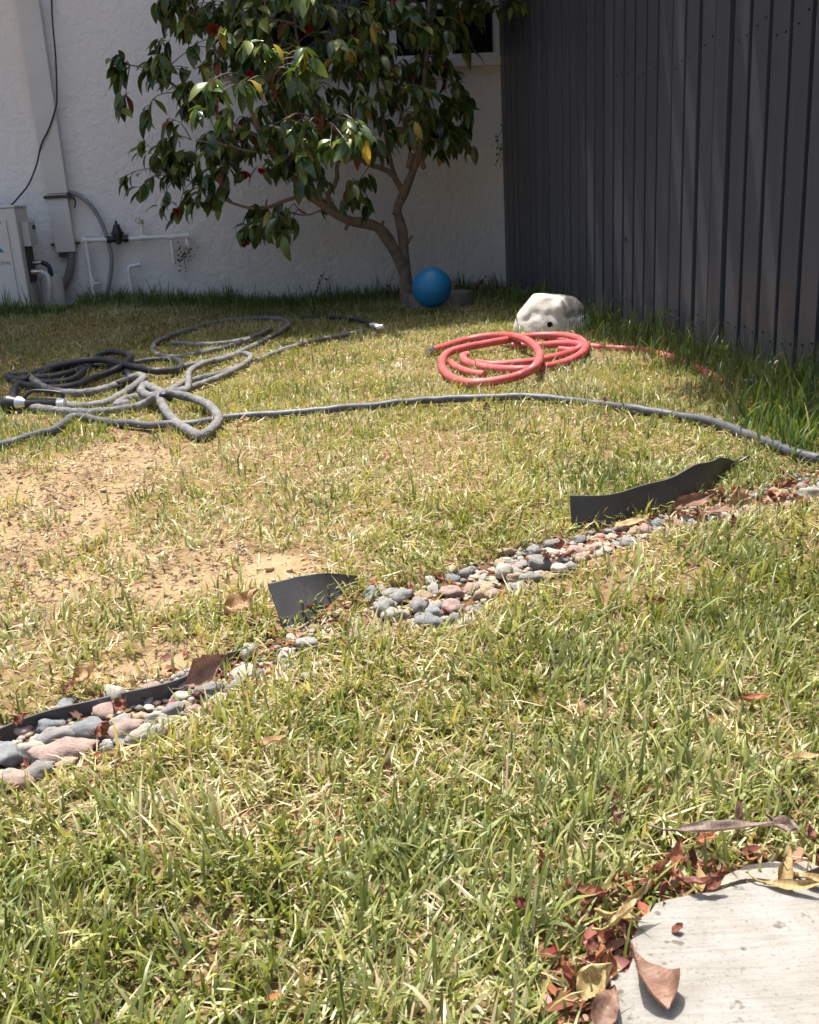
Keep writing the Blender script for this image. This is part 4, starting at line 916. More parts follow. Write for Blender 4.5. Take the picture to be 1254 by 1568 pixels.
# the ones you can tell apart: pixel centre, full width/height in px, rotation, colour, label
SING = [(135,1098,62,34,-10,'blue-grey','smooth blue-grey flat stone, largest of its colour near the low edging'),
 (95,1132,88,38,8,'pink','long oblong pinkish speckled stone lying at the grass edge'),
 (82,1106,56,30,10,'grey','rough grey stone left of the smooth blue-grey stone'),
 (45,1128,42,32,0,'pale','round pale cream stone left of the long pink stone'),
 (188,1098,54,34,14,'pink','mottled mauve-pink stone right of the smooth blue-grey stone'),
 (222,1112,54,30,16,'pale','large whitish stone at the grass edge below the mauve one'),
 (262,1063,38,24,30,'grey','long brownish grey stone leaning by the low edging'),
 (235,1072,30,20,5,'pale','cream stone tucked between the small brown and slate ones'),
 (211,1071,22,16,0,'tan','small round brown stone against the low edging'),
 (258,1081,36,18,6,'blue-grey','small slate-blue oval stone under the long leaning one'),
 (220,1093,34,18,12,'tan','olive tan oval stone between mauve and slate ones'),
 (155,1118,26,15,0,'blue-grey','small dark oval stone below the smooth blue-grey stone'),
 (187,1113,32,20,0,'grey','flat grey stone under the mauve-pink one'),
 (10,1136,40,36,0,'blue-grey','dark slate stone at the picture edge in the stone bed'),
 (55,1165,46,30,20,'grey','grey rounded stone below the long pink stone'),
 (98,1153,34,22,0,'tan','ochre stone half hidden by grass below the long pink stone'),
 (12,1162,44,22,0,'pale','pale flat stone at the picture edge below the dark slate stone'),
 (22,1185,50,30,0,'pink','speckled rosy stone lowest in the corner of the bed'),
 (615,900,34,26,0,'grey','smooth round light grey stone on top of the central heap'),
 (588,918,30,34,40,'grey','speckled grey stone leaning left on the central heap'),
 (603,926,36,24,20,'pale','two-tone cream stone in the front of the central heap'),
 (640,915,26,26,0,'grey','grey speckled stone right behind the two-tone cream stone'),
 (658,944,40,30,0,'blue-grey','blue-grey stone with a dark saddle in the central heap'),
 (663,922,22,22,0,'blue-grey','dark bluish round stone above the saddle stone'),
 (692,915,32,26,0,'pink','reddish rounded stone among the middle pebbles'),
 (640,942,22,22,0,'pale','pale lump in front of the central heap'),
 (626,940,24,20,0,'tan','orange-brown stone under the two-tone cream stone'),
 (695,932,20,28,10,'grey','upright grey pebble right of the saddle stone'),
 (682,934,18,26,-10,'pale','upright mottled pebble beside the upright grey one'),
 (690,888,38,20,-6,'pink','broad rosy stone behind the reddish rounded one'),
 (828,852,38,28,0,'grey','largest light grey stone near the foot of the long edging'),
 (770,862,26,26,30,'pale','pale slanted stone left of the light grey stone'),
 (792,868,32,18,0,'tan','flat tan stone beside the pale slanted stone'),
 (815,872,34,18,10,'grey','flat grey stone in front of the largest light grey one'),
 (856,866,26,20,0,'pale','whitish stone right of the flat grey stone'),
 (495,1000,34,18,20,'pale','lone pale stone half buried in grass'),
 (440,1000,26,16,0,'grey','grey stone near the tip of the short leaning edging'),
 (400,1012,28,20,0,'blue-grey','dark slate stone right of the big curled brown leaf'),
 (470,1024,30,16,25,'grey','long grey stone showing through the grass'),
 (1243,748,38,22,0,'pale','white stone by the fence end of the bed')]
for x_, y_, wp, hp_, rz, col, lb in SING:
    c = spot(x_, y_, .012); dist_ = math.sqrt(c[0]**2+c[1]**2+(CAMH-.012)**2); zc = dist_*math.cos(math.atan((y_-CY)/FPX)); mpx = zc/FPX
    a = wp*mpx/2*1.05; dep = math.atan2(CAMH, c[1]); hgt = hp_*mpx/2; c_ = min(a, hgt)*.95; b_ = min(a, max(a*.55, hgt*1.05))
    pebble(c[0], c[1], a, b_, c_, R(rz), col, lb, 'river stones in the stone bed', k=random.randrange(5), z=gz(c[0], c[1])+c_*(.72 if x_ < 500 else 1.0), tilt=.12)
ZONES = [(-9, -.12, 'beside the low edging strips'), (-.12, .06, 'in the grassy gap past the low edging'), (.06, .26, 'in the central heap of stones'), (.26, .50, 'along the long black edging'), (.50, 9, 'near the fence end of the bed')]
k = 0; tries = 0
while k < 235 and tries < 60000:
    tries += 1
    x = random.uniform(-.62, .80); yt = np.interp(x, TOPL[:, 0], TOPL[:, 1]); yb = np.interp(x, BOTL[:, 0], BOTL[:, 1]); v_ = random.uniform(.0, 1.14)
    y = yt+(yb-yt)*v_
    if -.20 < x < .0 and random.random() < .85: continue
    if x > .45 and random.random() < .6: continue
    s = random.lognormvariate(math.log(.0115), .42); s = min(s, .0135)
    if x > .25: s *= .85
    if x > -.12: s = min(s, .0122)
    if any((x-px_)**2+(y-py_)**2 < (.78*(s+ps))**2 for px_, py_, ps in placed): continue
    col = random.choices(list(STN), [4, 1.1, 3, 3, 5])[0]; zn = [q for q in ZONES if q[0] <= x < q[1]][0][2]
    a = s*random.uniform(.95, 1.3); b_ = s*random.uniform(.75, 1.0); c_ = s*random.uniform(.55, .8)
    pebble(x, y, a, b_, c_, random.uniform(0, 3.14), col, 'small %s river pebble %s' % (col, zn), '%s pebbles %s' % (col, zn)); k += 1
# tell the small ones apart by colour, shape, size and the marked stone they lie next to
REF = [(q[1], q[2], q[6].split(',')[0]) for q in PEB[:len(SING)]]
REF = [(x, y, ' '.join(n_.split()[:4]) if n_.split()[min(3, len(n_.split())-1)] in ('stone', 'lump', 'pebble') else n_) for x, y, n_ in REF]
SHORT = []
for (x, y, n_) in REF:
    ws = n_.split(); cut = next((i for i, q in enumerate(ws) if q in ('stone', 'stones', 'lump', 'pebble', 'one')), 4); SHORT.append((x, y, ' '.join(ws[:cut+1])))
seen = {}
for (o, x, y, a, b_, col, lb) in PEB[len(SING):]:
    rx, ry, rn = min(SHORT, key=lambda q: (q[0]-x)**2+(q[1]-y)**2); d_ = math.hypot(rx-x, ry-y); an = math.degrees(math.atan2(y-ry, x-rx)) % 360
    way = ['right of', 'behind and right of', 'behind', 'behind and left of', 'left of', 'before and left of', 'before', 'before and right of'][int((an+22.5)//45) % 8]
    size = 'tiny' if a < .010 else 'small' if a < .0135 else 'mid-sized' if a < .018 else 'fairly large'; shp = 'long' if a/b_ > 1.45 else 'oval' if a/b_ > 1.2 else 'roundish'
    nearw = 'just' if d_ < .035 else 'a little' if d_ < .07 else 'well'
    L_ = '%s %s %s pebble %s %s the %s' % (size, shp, col, nearw, way, rn); o['label'] = L_; o['group'] = 'river pebbles between the larger stones'; seen[L_] = seen.get(L_, 0)+1
bys = {}
for q in PEB[len(SING):]: bys.setdefault(q[0]['label'], []).append(q)
for L_, qs in bys.items():
    if len(qs) == 2 and len(L_.split()) <= 12:
        qs.sort(key=lambda q: -q[3]); qs[0][0]['label'] = 'larger of two: '+L_; qs[1][0]['label'] = 'smaller of two: '+L_
    elif len(qs) > 2:
        for q in qs: q[0]['group'] = 'river pebbles: '+L_
# fine gravel between them
V = []; F = []; C = []
base = [tuple(v_.co) for v_ in PM[9].vertices]; bf = [tuple(p.vertices) for p in PM[9].polygons]
icv = []; bm = bmesh.new(); bmesh.ops.create_icosphere(bm, subdivisions=1, radius=1); bv = np.array([v_.co[:] for v_ in bm.verts]); bf = np.array([[v_.index for v_ in f_.verts] for f_ in bm.faces]); bm.free()
for k in range(2600):
    x = random.uniform(-.62, .85); yt = np.interp(x, TOPL[:, 0], TOPL[:, 1]); yb = np.interp(x, BOTL[:, 0], BOTL[:, 1]); y = yt+(yb-yt)*random.random(); s = random.uniform(.002, .0055)
    q = bv*np.array([s*1.2, s, s*.7])*(1+rng.uniform(-.2, .2, (len(bv), 1)))
    a = random.uniform(0, 3); ca, sa = math.cos(a), math.sin(a); q = q@np.array([[ca, -sa, 0], [sa, ca, 0], [0, 0, 1]])+np.array([x, y, gz(x, y)+s*.4])
    F.append(bf+len(V)*len(bv)); V.append(q); C.append(np.tile(random.choice([(.3, .29, .27), (.4, .3, .25), (.42, .36, .28), (.18, .16, .15), (.34, .28, .2)]), (len(bv), 1)))
m, t, b, o = newmat('gravel_mix'); a_ = N(t, 'ShaderNodeAttribute', attribute_name='col'); t.links.new(a_.outputs['Color'], b.inputs['Base Color']); b.inputs['Roughness'].default_value = .85
tag(mesh_np('gravel', np.concatenate(V), np.concatenate(F), m, cols=np.concatenate(C)), 'fine gravel filling the gaps between the river stones', 'gravel', kind='stuff')
# soil clods on the bare patch
V = []; F = []; C = []
k = 0
while k < 900:
    x = random.uniform(-1.4, .0); y = random.uniform(.95, 2.5)
    if blobsum(SOIL, np.array([x]), np.array([y]), 21)[0] < .4: continue
    s = random.lognormvariate(math.log(.0022), .55); s = min(s, .009)
    q = bv*np.array([s*1.2, s, s*.75])*(1+rng.uniform(-.25, .25, (len(bv), 1)))+np.array([x, y, gz(x, y)+s*.2])
    F.append(bf+len(V)*len(bv)); V.append(q); C.append(np.tile(random.choice([(.48, .33, .19), (.38, .25, .14), (.55, .41, .26), (.25, .16, .09)]), (len(bv), 1))); k += 1
tag(mesh_np('soil_clods', np.concatenate(V), np.concatenate(F), m, cols=np.concatenate(C), smooth=False), 'crumbs of dry sandy soil on the bare patch', 'soil crumbs', kind='stuff')

# ================================================================== FALLEN LEAVES
LFM = {}
def lf_mat(key, col, var=.35):
    if key not in LFM:
        m, t, b, o = newmat('fallen_'+key); v = coords(t)
        c = ramp(t, noise(t, v, 60, 6, .65), [(.3, tuple(x*(1-var) for x in col)), (.7, tuple(min(1, x*(1+var)) for x in col))])
        vn = N(t, 'ShaderNodeTexWave'); vn.inputs['Scale'].default_value = 90; vn.inputs['Distortion'].default_value = 2; t.links.new(v, vn.inputs[0])
        c = mix(t, c, ramp(t, vn.outputs['Fac'], [(.0, (.7, .66, .62)), (.35, (1, 1, 1))]), .6, 'MULTIPLY'); c = mix(t, c, ramp(t, noise(t, v, 210, 3, .6), [(.60, (1, 1, 1)), (.68, (.35, .28, .22))]), .7, 'MULTIPLY'); c = mix(t, c, ramp(t, noise(t, v, 28, 5, .6), [(.35, (.62, .52, .42)), (.6, (1.1, 1.1, 1.1))]), .7, 'MULTIPLY')
        t.links.new(c, b.inputs['Base Color']); b.inputs['Roughness'].default_value = .55; b.inputs['Specular IOR Level'].default_value = .35
        bump(t, b, noise(t, v, 130, 4), .5, .0015)
        tr = N(t, 'ShaderNodeBsdfTranslucent'); t.links.new(c, tr.inputs[0]); ms = N(t, 'ShaderNodeMixShader'); ms.inputs[0].default_value = .2
        t.links.new(b.outputs[0], ms.inputs[1]); t.links.new(tr.outputs[0], ms.inputs[2]); t.links.new(ms.outputs[0], o.inputs[0]); LFM[key] = m
    return LFM[key]
LC = {'tan': (.46, .29, .15), 'brown': (.27, .155, .10), 'red': (.215, .078, .052), 'yellow': (.46, .36, .17), 'mauve': (.27, .165, .125), 'orange': (.42, .17, .09), 'taupe': (.26, .20, .175)}
def leaf_geo(L, W_, bendL, cup, crump=.1, seed=0, shape=.8, nu=12, nv=7, twist=0.):
    rnd = random.Random(seed); V = []; F = []
    ang = 0; pos = np.array([0., 0., 0.]); cen = []
    for i in range(nu+1): cen.append((pos.copy(), ang)); ang += bendL/nu; pos = pos+np.array([math.cos(ang), 0, math.sin(ang)])*L/nu
    for i in range(nu+1):
        t_ = i/nu; wv = W_/2*max(.03, math.sin(math.pi*t_**shape))**.8*(1+.16*mnoise.noise(Vector((t_*11, seed*1.3, 0)))); p, a = cen[i]; nrm = np.array([-math.sin(a), 0, math.cos(a)])
        for j in range(nv):
            s = (j/(nv-1)*2-1); th = s*cup/2+.0; 
            r_ = wv/(cup/2) if cup > .05 else 0
            yy = (r_*math.sin(th) if cup > .05 else wv*s); zz = (r_*(1-math.cos(th)) if cup > .05 else 0)+abs(s)*wv*.1
            n = mnoise.noise(Vector((t_*3.2+seed*3.1, s*1.5, seed*1.7)))*crump*W_+mnoise.noise(Vector((t_*9+seed, s*4, 2)))*crump*.35*W_
            tw = twist*t_; y2 = yy*math.cos(tw)-zz*math.sin(tw); z2 = yy*math.sin(tw)+zz*math.cos(tw)
            V.append(p+np.array([0, 1, 0])*y2+nrm*(z2+n))
    for i in range(nu):
        for j in range(nv-1): a = i*nv+j; F.append((a, a+nv, a+nv+1, a+1))
    V = np.array(V); V -= (V.min(0)+V.max(0))/2; V[:, 2] -= V[:, 2].min(); return V, F
def fleaf(px, py, L, W_, rz, key, label, bendL=.5, cup=1.5, crump=.12, tilt=(0, 0), z=.012, shape=.8, seed=None, group=None, stem=.25, twist=0.):
    seed = seed if seed is not None else int(abs(px*7+py*3)) % 997
    V, F = leaf_geo(L, W_, bendL, cup, crump*1.35, seed, shape, twist=twist)
    me = bpy.data.meshes.new('fallen_leaf'); mb = MB().add(V, F)
    if stem: 
        e = V[:7].mean(0); mb.tube([e+np.array([.002, 0, 0]), e-np.array([L*stem*.5, 0, -.001]), e-np.array([L*stem, -.003, -.004])], [.0011, .0009, .0009], 5)
    me.from_pydata(mb.V, [], mb.F); me.polygons.foreach_set('use_smooth', [True]*len(me.polygons)); me.materials.append(lf_mat(key, LC[key]))
    o = link(bpy.data.objects.new('fallen_leaf', me)); c = spot(px, py, z); o.location = (c[0], c[1], z+max(0, gz(c[0], c[1]))); o.rotation_euler = (R(tilt[0]), R(tilt[1]), R(rz)); tag(o, label, 'fallen leaf', group); return o
fleaf(1118,1270,.084,.013,-3,'taupe','long narrow dark taupe leaf lying flat on grass above the path corner',.15,2.2,.25,(15,0),z=.034,shape=.7)
fleaf(1200,1266,.028,.016,-35,'taupe','crumpled taupe leaf scrap touching the long taupe leaf',1.2,2.5,.3,(40,20),z=.03)
fleaf(1131,1246,.028,.008,80,'mauve','small upright pinkish leaf behind the long taupe leaf',.3,2,.2,(0,-50),z=.02,stem=0)
fleaf(968,1398,.048,.013,32,'yellow','curled yellow leaf lying over the near corner of the path',.5,3.8,.4,(0,-8),z=.022,shape=.6)
fleaf(948,1413,.034,.013,172,'yellow','folded yellow leaf flap beside the path corner',.5,1.6,.2,(25,10),z=.014,stem=0)
fleaf(1205,1335,.038,.017,62,'yellow','thick rolled pale yellow leaf standing at the far path edge',.2,3.2,.15,(0,-28),z=.014,shape=.55,stem=0)
fleaf(1215,1365,.044,.011,-24,'yellow','narrow yellow twisted leaf lying on the path below the rolled one',.5,2.6,.2,(0,0),z=.011,twist=1.0)
fleaf(1242,1352,.030,.010,-40,'yellow','second narrow yellow leaf on the path by the picture edge',.4,2.4,.2,(0,6),z=.013)
fleaf(990,1500,.066,.034,-80,'mauve','smooth mauve-brown fan shaped leaf lying on the concrete path',.15,2.2,.14,(-6,0),z=.011,shape=2.4,stem=.2)
fleaf(912,1512,.034,.026,25,'yellow','cupped pale tan leaf in the litter at the path side',1.0,2.4,.2,(20,-15),z=.012)
fleaf(933,1480,.020,.012,80,'orange','small orange scrap of leaf against the path side',.9,1.5,.3,(0,-30),z=.012,stem=0)
fleaf(925,1556,.034,.020,60,'mauve','grey-brown folded leaf at the bottom of the path side',.6,2,.25,(10,0),z=.012)
fleaf(1037,1427,.0105,.008,15,'red','tiny red leaf alone on the concrete path',1.2,1.2,.2,(0,0),z=.0105,stem=0)
fleaf(1065,1357,.026,.009,-28,'red','red curled leaf at the far edge of the path',.8,2.2,.25,(0,10),z=.016)
fleaf(1092,1362,.022,.009,20,'red','second red curled leaf on the path edge beside broken concrete',1.0,2.2,.25,(10,0),z=.014)
fleaf(1250,1357,.02,.01,-30,'red','red leaf at the path edge under the picture border',.8,2,.2,(0,0),z=.012)
fleaf(829,1325,.028,.010,95,'orange','narrow orange leaf standing in the grass left of the path',.5,1.8,.2,(0,-55),z=.006,stem=0)
fleaf(594,1172,.032,.011,84,'mauve','narrow dry pinkish leaf standing in the middle of the near lawn',.4,2.4,.25,(0,-40),z=.01)
fleaf(418,1140,.028,.012,5,'tan','dull tan leaf sunk in grass below the stone bed',.4,1.6,.2,(0,0),z=.018)
fleaf(1228,1168,.034,.010,-28,'yellow','pale dry curl on the grass by the right picture edge',.6,2.2,.2,(0,0),z=.03)
fleaf(318,1036,.060,.040,28,'mauve','big curled brown leaf rising over the stones behind the low edging',.9,2.4,.12,(35,-12),z=.014,shape=.9)
fleaf(372,943,.052,.034,20,'tan','crumpled tan leaf left of the short leaning edging',1.0,1.8,.35,(10,0),z=.008)
fleaf(132,1047,.040,.024,10,'tan','crumpled tan leaf beside the low edging near the big stones',1.2,2,.35,(10,0),z=.006)
fleaf(105,1062,.022,.016,30,'red','reddish brown curl behind the low edging',1.2,2,.3,(0,0),z=.006)
fleaf(182,1090,.020,.018,60,'red','rusty crumpled scrap between the blue-grey and mauve stones',1.2,2.2,.35,(20,0),z=.022,stem=0)
fleaf(163,1128,.026,.02,0,'red','rusty folded leaf among the stones at the grass edge',1.5,2,.35,(20,0),z=.014)
fleaf(35,1110,.02,.02,20,'red','rusty leaf scrap next to the round cream stone',1.5,2,.35,(20,0),z=.014,stem=0)
fleaf(965,806,.058,.018,4,'yellow','pale yellow leaf lying along the foot of the long edging',.3,1.2,.25,(15,0),z=.012)
fleaf(1060,775,.075,.028,10,'brown','broad brown leaf leaning below the long edging',.5,1.2,.2,(30,0),z=.015)
fleaf(1130,768,.05,.035,80,'tan','upright orange-brown leaf at the fence end of the edging',.5,1.4,.2,(0,-60),z=.004,stem=0)
fleaf(1108,788,.05,.022,-4,'mauve','flat grey-pink leaf in front of the upright orange-brown one',.3,1.1,.2,(0,0),z=.014)
fleaf(745,627,.03,.022,85,'brown','brown upright curl of leaf just below the long grey hose',.7,2,.3,(0,-50),z=.004)
fleaf(374,656,.036,.03,0,'tan','pale crumpled leaf on the lawn by the fabric hose loop',1.2,1.8,.35,(0,0),z=.016)
fleaf(928,618,.03,.016,10,'brown','dark leaf caught on the long grey hose',1,2,.3,(0,0),z=.03,stem=0)
fleaf(905,1378,.034,.012,-50,'red','dark red curl in the litter left of the path corner',.8,2.2,.25,(0,0),z=.01)
fleaf(1040,1310,.026,.010,50,'orange','orange-brown leaf propped in grass under the long taupe leaf',.8,1.8,.25,(0,-30),z=.014)
fleaf(1082,1293,.018,.012,0,'orange','pale orange scrap just below the long taupe leaf',.8,1.8,.25,(0,0),z=.016,stem=0)
fleaf(700,445,.09,.05,30,'tan','large dry leaf against the wall right of the blue ball',.8,1.8,.3,(0,-35),z=.03)
fleaf(740,440,.09,.04,-10,'tan','dry tan leaf heap piece by the wall near the fence corner',.8,1.8,.3,(0,-20),z=.03)
for k, (x_, y_) in enumerate([(862,1372),(880,1366),(872,1392),(893,1402),(915,1392),(900,1385),(935,1378),(950,1372),(968,1362),(985,1350),(1002,1340),(1022,1335),(1010,1362),(1030,1350),(905,1455),(925,1462),(940,1440),(955,1432),(882,1420),(1048,1330),(1060,1318),(890,1490),(870,1500),(900,1540),(1035,1362),(1240,1285),(1225,1240),(800,1390),(818,1360),(1150,1080),(945,1222),(940,1255),(1000,925),(1090,760),(1065,765),(1100,755),(1120,800),(1160,770),(1180,762),(1200,775),(1205,750),(1230,770),(1045,795),(1075,800),(835,860),(875,852),(860,842)]):
    rnd = random.Random(k*5); col_ = rnd.choice(['red', 'red', 'red', 'orange', 'brown']); near_ = 'path edge' if y_ > 1290 and x_ > 850 else 'stone bed' if y_ < 900 else 'lawn'
    kf = 1.0 if y_ > 1150 else 1.5
    q_ = min([(1118,1270,'long narrow taupe leaf'),(968,1400,'curled yellow corner leaf'),(1205,1335,'rolled pale yellow leaf'),(990,1502,'fan shaped mauve-brown leaf'),(912,1512,'cupped pale tan leaf'),(1092,1362,'broken concrete sliver'),(829,1325,'narrow orange standing leaf'),(1130,768,'upright orange-brown leaf'),(1060,775,'broad brown leaf'),(1108,788,'flat grey-pink leaf'),(870,808,'long edging strip'),(1243,748,'white stone by the fence'),(1228,1168,'pale dry curl'),(594,1172,'pinkish lawn leaf')], key=lambda q: (q[0]-x_)**2+(q[1]-y_)**2)
    an_ = math.degrees(math.atan2((q_[1]-y_)*1.5, x_-q_[0])) % 360; dd2 = math.hypot(q_[0]-x_, q_[1]-y_)
    lbl_ = 'small %s dead leaf %s %s the %s' % ({'red': 'dark red', 'orange': 'rusty orange', 'brown': 'brown'}[col_], 'touching distance' if dd2 < 28 else 'a little' if dd2 < 60 else 'well', ['right of', 'behind and right of', 'behind', 'behind and left of', 'left of', 'before and left of', 'before', 'before and right of'][int((an_+22.5)//45) % 8], q_[2])
    lbl_ = lbl_.replace('touching distance', 'just')
    fleaf(x_, y_, rnd.uniform(.014, .024)*kf, rnd.uniform(.007, .012)*kf, rnd.uniform(0, 360), col_, lbl_, rnd.uniform(.5, 1.6), rnd.uniform(1.4, 2.8), .3, (rnd.uniform(-35, 35), rnd.uniform(-40, 30)), z=.008+(.006 if near_ == 'lawn' else 0), seed=k, group='small dead leaves by the '+near_, stem=0)
# small litter pieces: individuals sharing a look, and the uncountable rest
def litter(n, sampler, name, label, cat, smin, smax, cols):
    V = []; F = []; C = []
    for k in range(n):
        x, y = sampler(); s = random.uniform(smin, smax); c = random.choice(cols); c = tuple(q*random.uniform(.7, 1.25) for q in c)
        a = random.uniform(0, 6.28); t_ = random.uniform(-.6, .6); el = random.uniform(-.5, .5)
        d1 = np.array([math.cos(a)*math.cos(el), math.sin(a)*math.cos(el), math.sin(el)]); d2 = np.cross((0, 0, 1), d1); d2 /= np.linalg.norm(d2)+1e-9; d2 = d2*math.cos(t_)+np.cross(d1, d2)*math.sin(t_); n_ = np.cross(d1, d2)
        p = np.array([x, y, gz(x, y)+s*.3+random.random()*.006]); wq = random.uniform(.25, .5)*s; cu = random.uniform(.1, .5)*s
        o0 = len(V)
        V += [p-d1*s, p-d1*s*.2+d2*wq+n_*cu, p-d1*s*.2-d2*wq+n_*cu, p+n_*0, p+d1*s*.5+d2*wq*.7+n_*cu*.8, p+d1*s*.5-d2*wq*.7+n_*cu, p+d1*s+n_*cu*.7]
        F += [(o0, o0+3, o0+1), (o0, o0+2, o0+3), (o0+1, o0+3, o0+4), (o0+2, o0+5, o0+3), (o0+3, o0+6, o0+4), (o0+3, o0+5, o0+6)]; C += [c]*7
    tag(mesh_np(name, np.array(V), np.array(F), MT['litter'], cols=np.array(C)), label, cat, kind='stuff')
REDS = [(.28, .085, .055), (.20, .06, .042), (.33, .17, .11), (.18, .09, .06), (.42, .29, .19), (.30, .13, .08)]
def s_bed():
    while True:
        x = random.uniform(-.62, .95); yt = np.interp(x, TOPL[:, 0], TOPL[:, 1]); yb = np.interp(x, BOTL[:, 0], BOTL[:, 1]); y = yt+(yb-yt)*random.uniform(-.15, 1.0)
        if x > .42 or -.2 < x < 0 or random.random() < .33: return x, y
def s_slab():
    while True:
        x = random.uniform(.03, .42); y = random.uniform(.45, .78)
        p = np.array([x]), np.array([y])
        if in_poly(*p, SLAB)[0]: continue
        d_ = slab_dist(*p)[0]
        if d_ < .045*random.random()**.7+.004: return x, y
def s_fence():
    while True:
        a = random.uniform(.0, 5.0); o_ = abs(random.gauss(0, .12))+.01; p = CO+WN*a+FN*o_; return p[0], p[1]
def s_lawn():
    y = random.uniform(.5, 4.8)*random.random()**.35; y = max(.5, y); x = random.uniform(-.5, .5)*y*.95
    if in_poly(np.array([x]), np.array([y]), SLAB)[0]: return s_lawn()
    return x, y
litter(900, s_bed, 'leaf_litter', 'red and brown dead leaf scraps among the river stones', 'leaf litter', .004, .011, REDS)
litter(260, s_slab, 'leaf_litter', 'red and brown dead leaf scraps heaped along the path edge', 'leaf litter', .005, .012, REDS)
litter(700, s_fence, 'leaf_litter', 'dead leaf scraps gathered along the fence foot', 'leaf litter', .006, .016, REDS)
litter(420, s_lawn, 'leaf_litter', 'scattered dead leaf scraps lying in the lawn', 'leaf litter', .004, .010, REDS)
def s_soil():
    while True:
        x = random.uniform(-1.4, .05); y = random.uniform(.9, 2.6); p = np.array([x]), np.array([y])
        if blobsum(SOIL, *p, 21)[0] > .15 and vnoise([x*14], [y*14], 77)[0] > .42: return x, y
litter(1500, s_soil, 'leaf_litter', 'dry brown plant crumbs strewn over the bare soil', 'leaf litter', .002, .007, [(.16, .10, .06), (.10, .065, .04), (.24, .16, .10), (.30, .23, .14)])
# twigs on the bare soil
for (x0, y0, x1, y1, r_, lb) in ((28,870,96,884,.0022,'thickest dry twig on the bare soil patch'),(60,745,120,758,.0014,'thin dry twig on the soil above the grass tuft'),(100,780,62,773,.0013,'short dry twig crossing the middle of the bare soil'),(215,790,300,800,.0012,'dry stem lying at the right rim of the soil patch'),(150,860,210,905,.0012,'curved dry stem below the grass tuft on soil')):
    a = spot(x0, y0, .006); b_ = spot(x1, y1, .006); P = smooth_path([a, a*.65+b_*.35+np.array([0, .004, .002]), a*.3+b_*.7+np.array([0, -.003, .001]), b_], .006); P[:, 2] = gheight(P[:, 0], P[:, 1])+r_*1.3
    mb = MB().tube(P, np.linspace(r_, r_*.5, len(P)), 6); q = P[len(P)//2]; mb.tube([q, q+np.array([.012, .006, .004])], r_*.5, 5)
    tag(mb.build('dry_twig', MT['twig'], smooth=True), lb, 'twig')

# ================================================================== GRASS
def blades(P, az, L, W_, lean, curl, col, levels, rootmix=.28, tipmix=.15):
    n = len(P); ts = np.linspace(0, 1, levels+1); A = lean[:, None]+curl[:, None]*ts[None, :]
    dh = np.sin(A)*(L/levels)[:, None]; dz = np.cos(A)*(L/levels)[:, None]
    H = np.concatenate([np.zeros((n, 1)), np.cumsum(dh[:, :-1], 1)], 1); Zc = np.concatenate([np.zeros((n, 1)), np.cumsum(dz[:, :-1], 1)], 1)
    tw = rng.normal(0, .5, n)
    sx = -np.sin(az+tw); sy = np.cos(az+tw)
    wp = np.array([.75, 1.0, .9, .62, .3])[:levels] if levels == 4 else np.array([.85, .75])[:levels] if levels == 2 else np.array([.8, 1, .7])
    nv = 2*levels+1; V = np.zeros((n, nv, 3), np.float32)
    for i in range(levels):
        cx_ = P[:, 0]+np.cos(az)*H[:, i]; cy_ = P[:, 1]+np.sin(az)*H[:, i]; cz_ = P[:, 2]+Zc[:, i]; hw = W_*wp[i]/2; tz = rng.normal(0, .25, n)*hw
        V[:, 2*i, 0] = cx_-sx*hw; V[:, 2*i, 1] = cy_-sy*hw; V[:, 2*i, 2] = cz_-tz
        V[:, 2*i+1, 0] = cx_+sx*hw; V[:, 2*i+1, 1] = cy_+sy*hw; V[:, 2*i+1, 2] = cz_+tz
    V[:, -1, 0] = P[:, 0]+np.cos(az)*H[:, -1]; V[:, -1, 1] = P[:, 1]+np.sin(az)*H[:, -1]; V[:, -1, 2] = P[:, 2]+Zc[:, -1]
    tri = []
    for i in range(levels-1): a = 2*i; tri += [(a, a+1, a+3), (a, a+3, a+2)]
    tri.append((2*levels-2, 2*levels-1, 2*levels)); tri = np.array(tri)
    T = (np.arange(n)[:, None, None]*nv+tri[None]).reshape(-1, 3)
    straw = np.array([.42, .36, .20]); C = np.zeros((n, nv, 3), np.float32)
    for i in range(nv):
        t_ = min(1, (i//2)/levels) if i < nv-1 else 1; f_ = rootmix*max(0, 1-t_*2.2)+tipmix*max(0, t_*2-1)
        C[:, i] = col*(1-f_)+straw*f_
    return V.reshape(-1, 3), T, C.reshape(-1, 3)
def scatter(n_per_m2, ylo, yhi, margin=.46):
    area_w = lambda y: .86*y+2*margin
    ymid = (ylo+yhi)/2; W_ = area_w(yhi); n = int(n_per_m2*W_*(yhi-ylo)); x = rng.uniform(-W_/2, W_/2, n)-.01*0; y = rng.uniform(ylo, yhi, n)
    # the frame leans with the roll, keep what lies within reach of it
    keep = (np.abs(x) < .43*y+.2) | ((np.abs(x) < .43*y+margin+.03) & (rng.random(n) < .6)); return x[keep], y[keep]
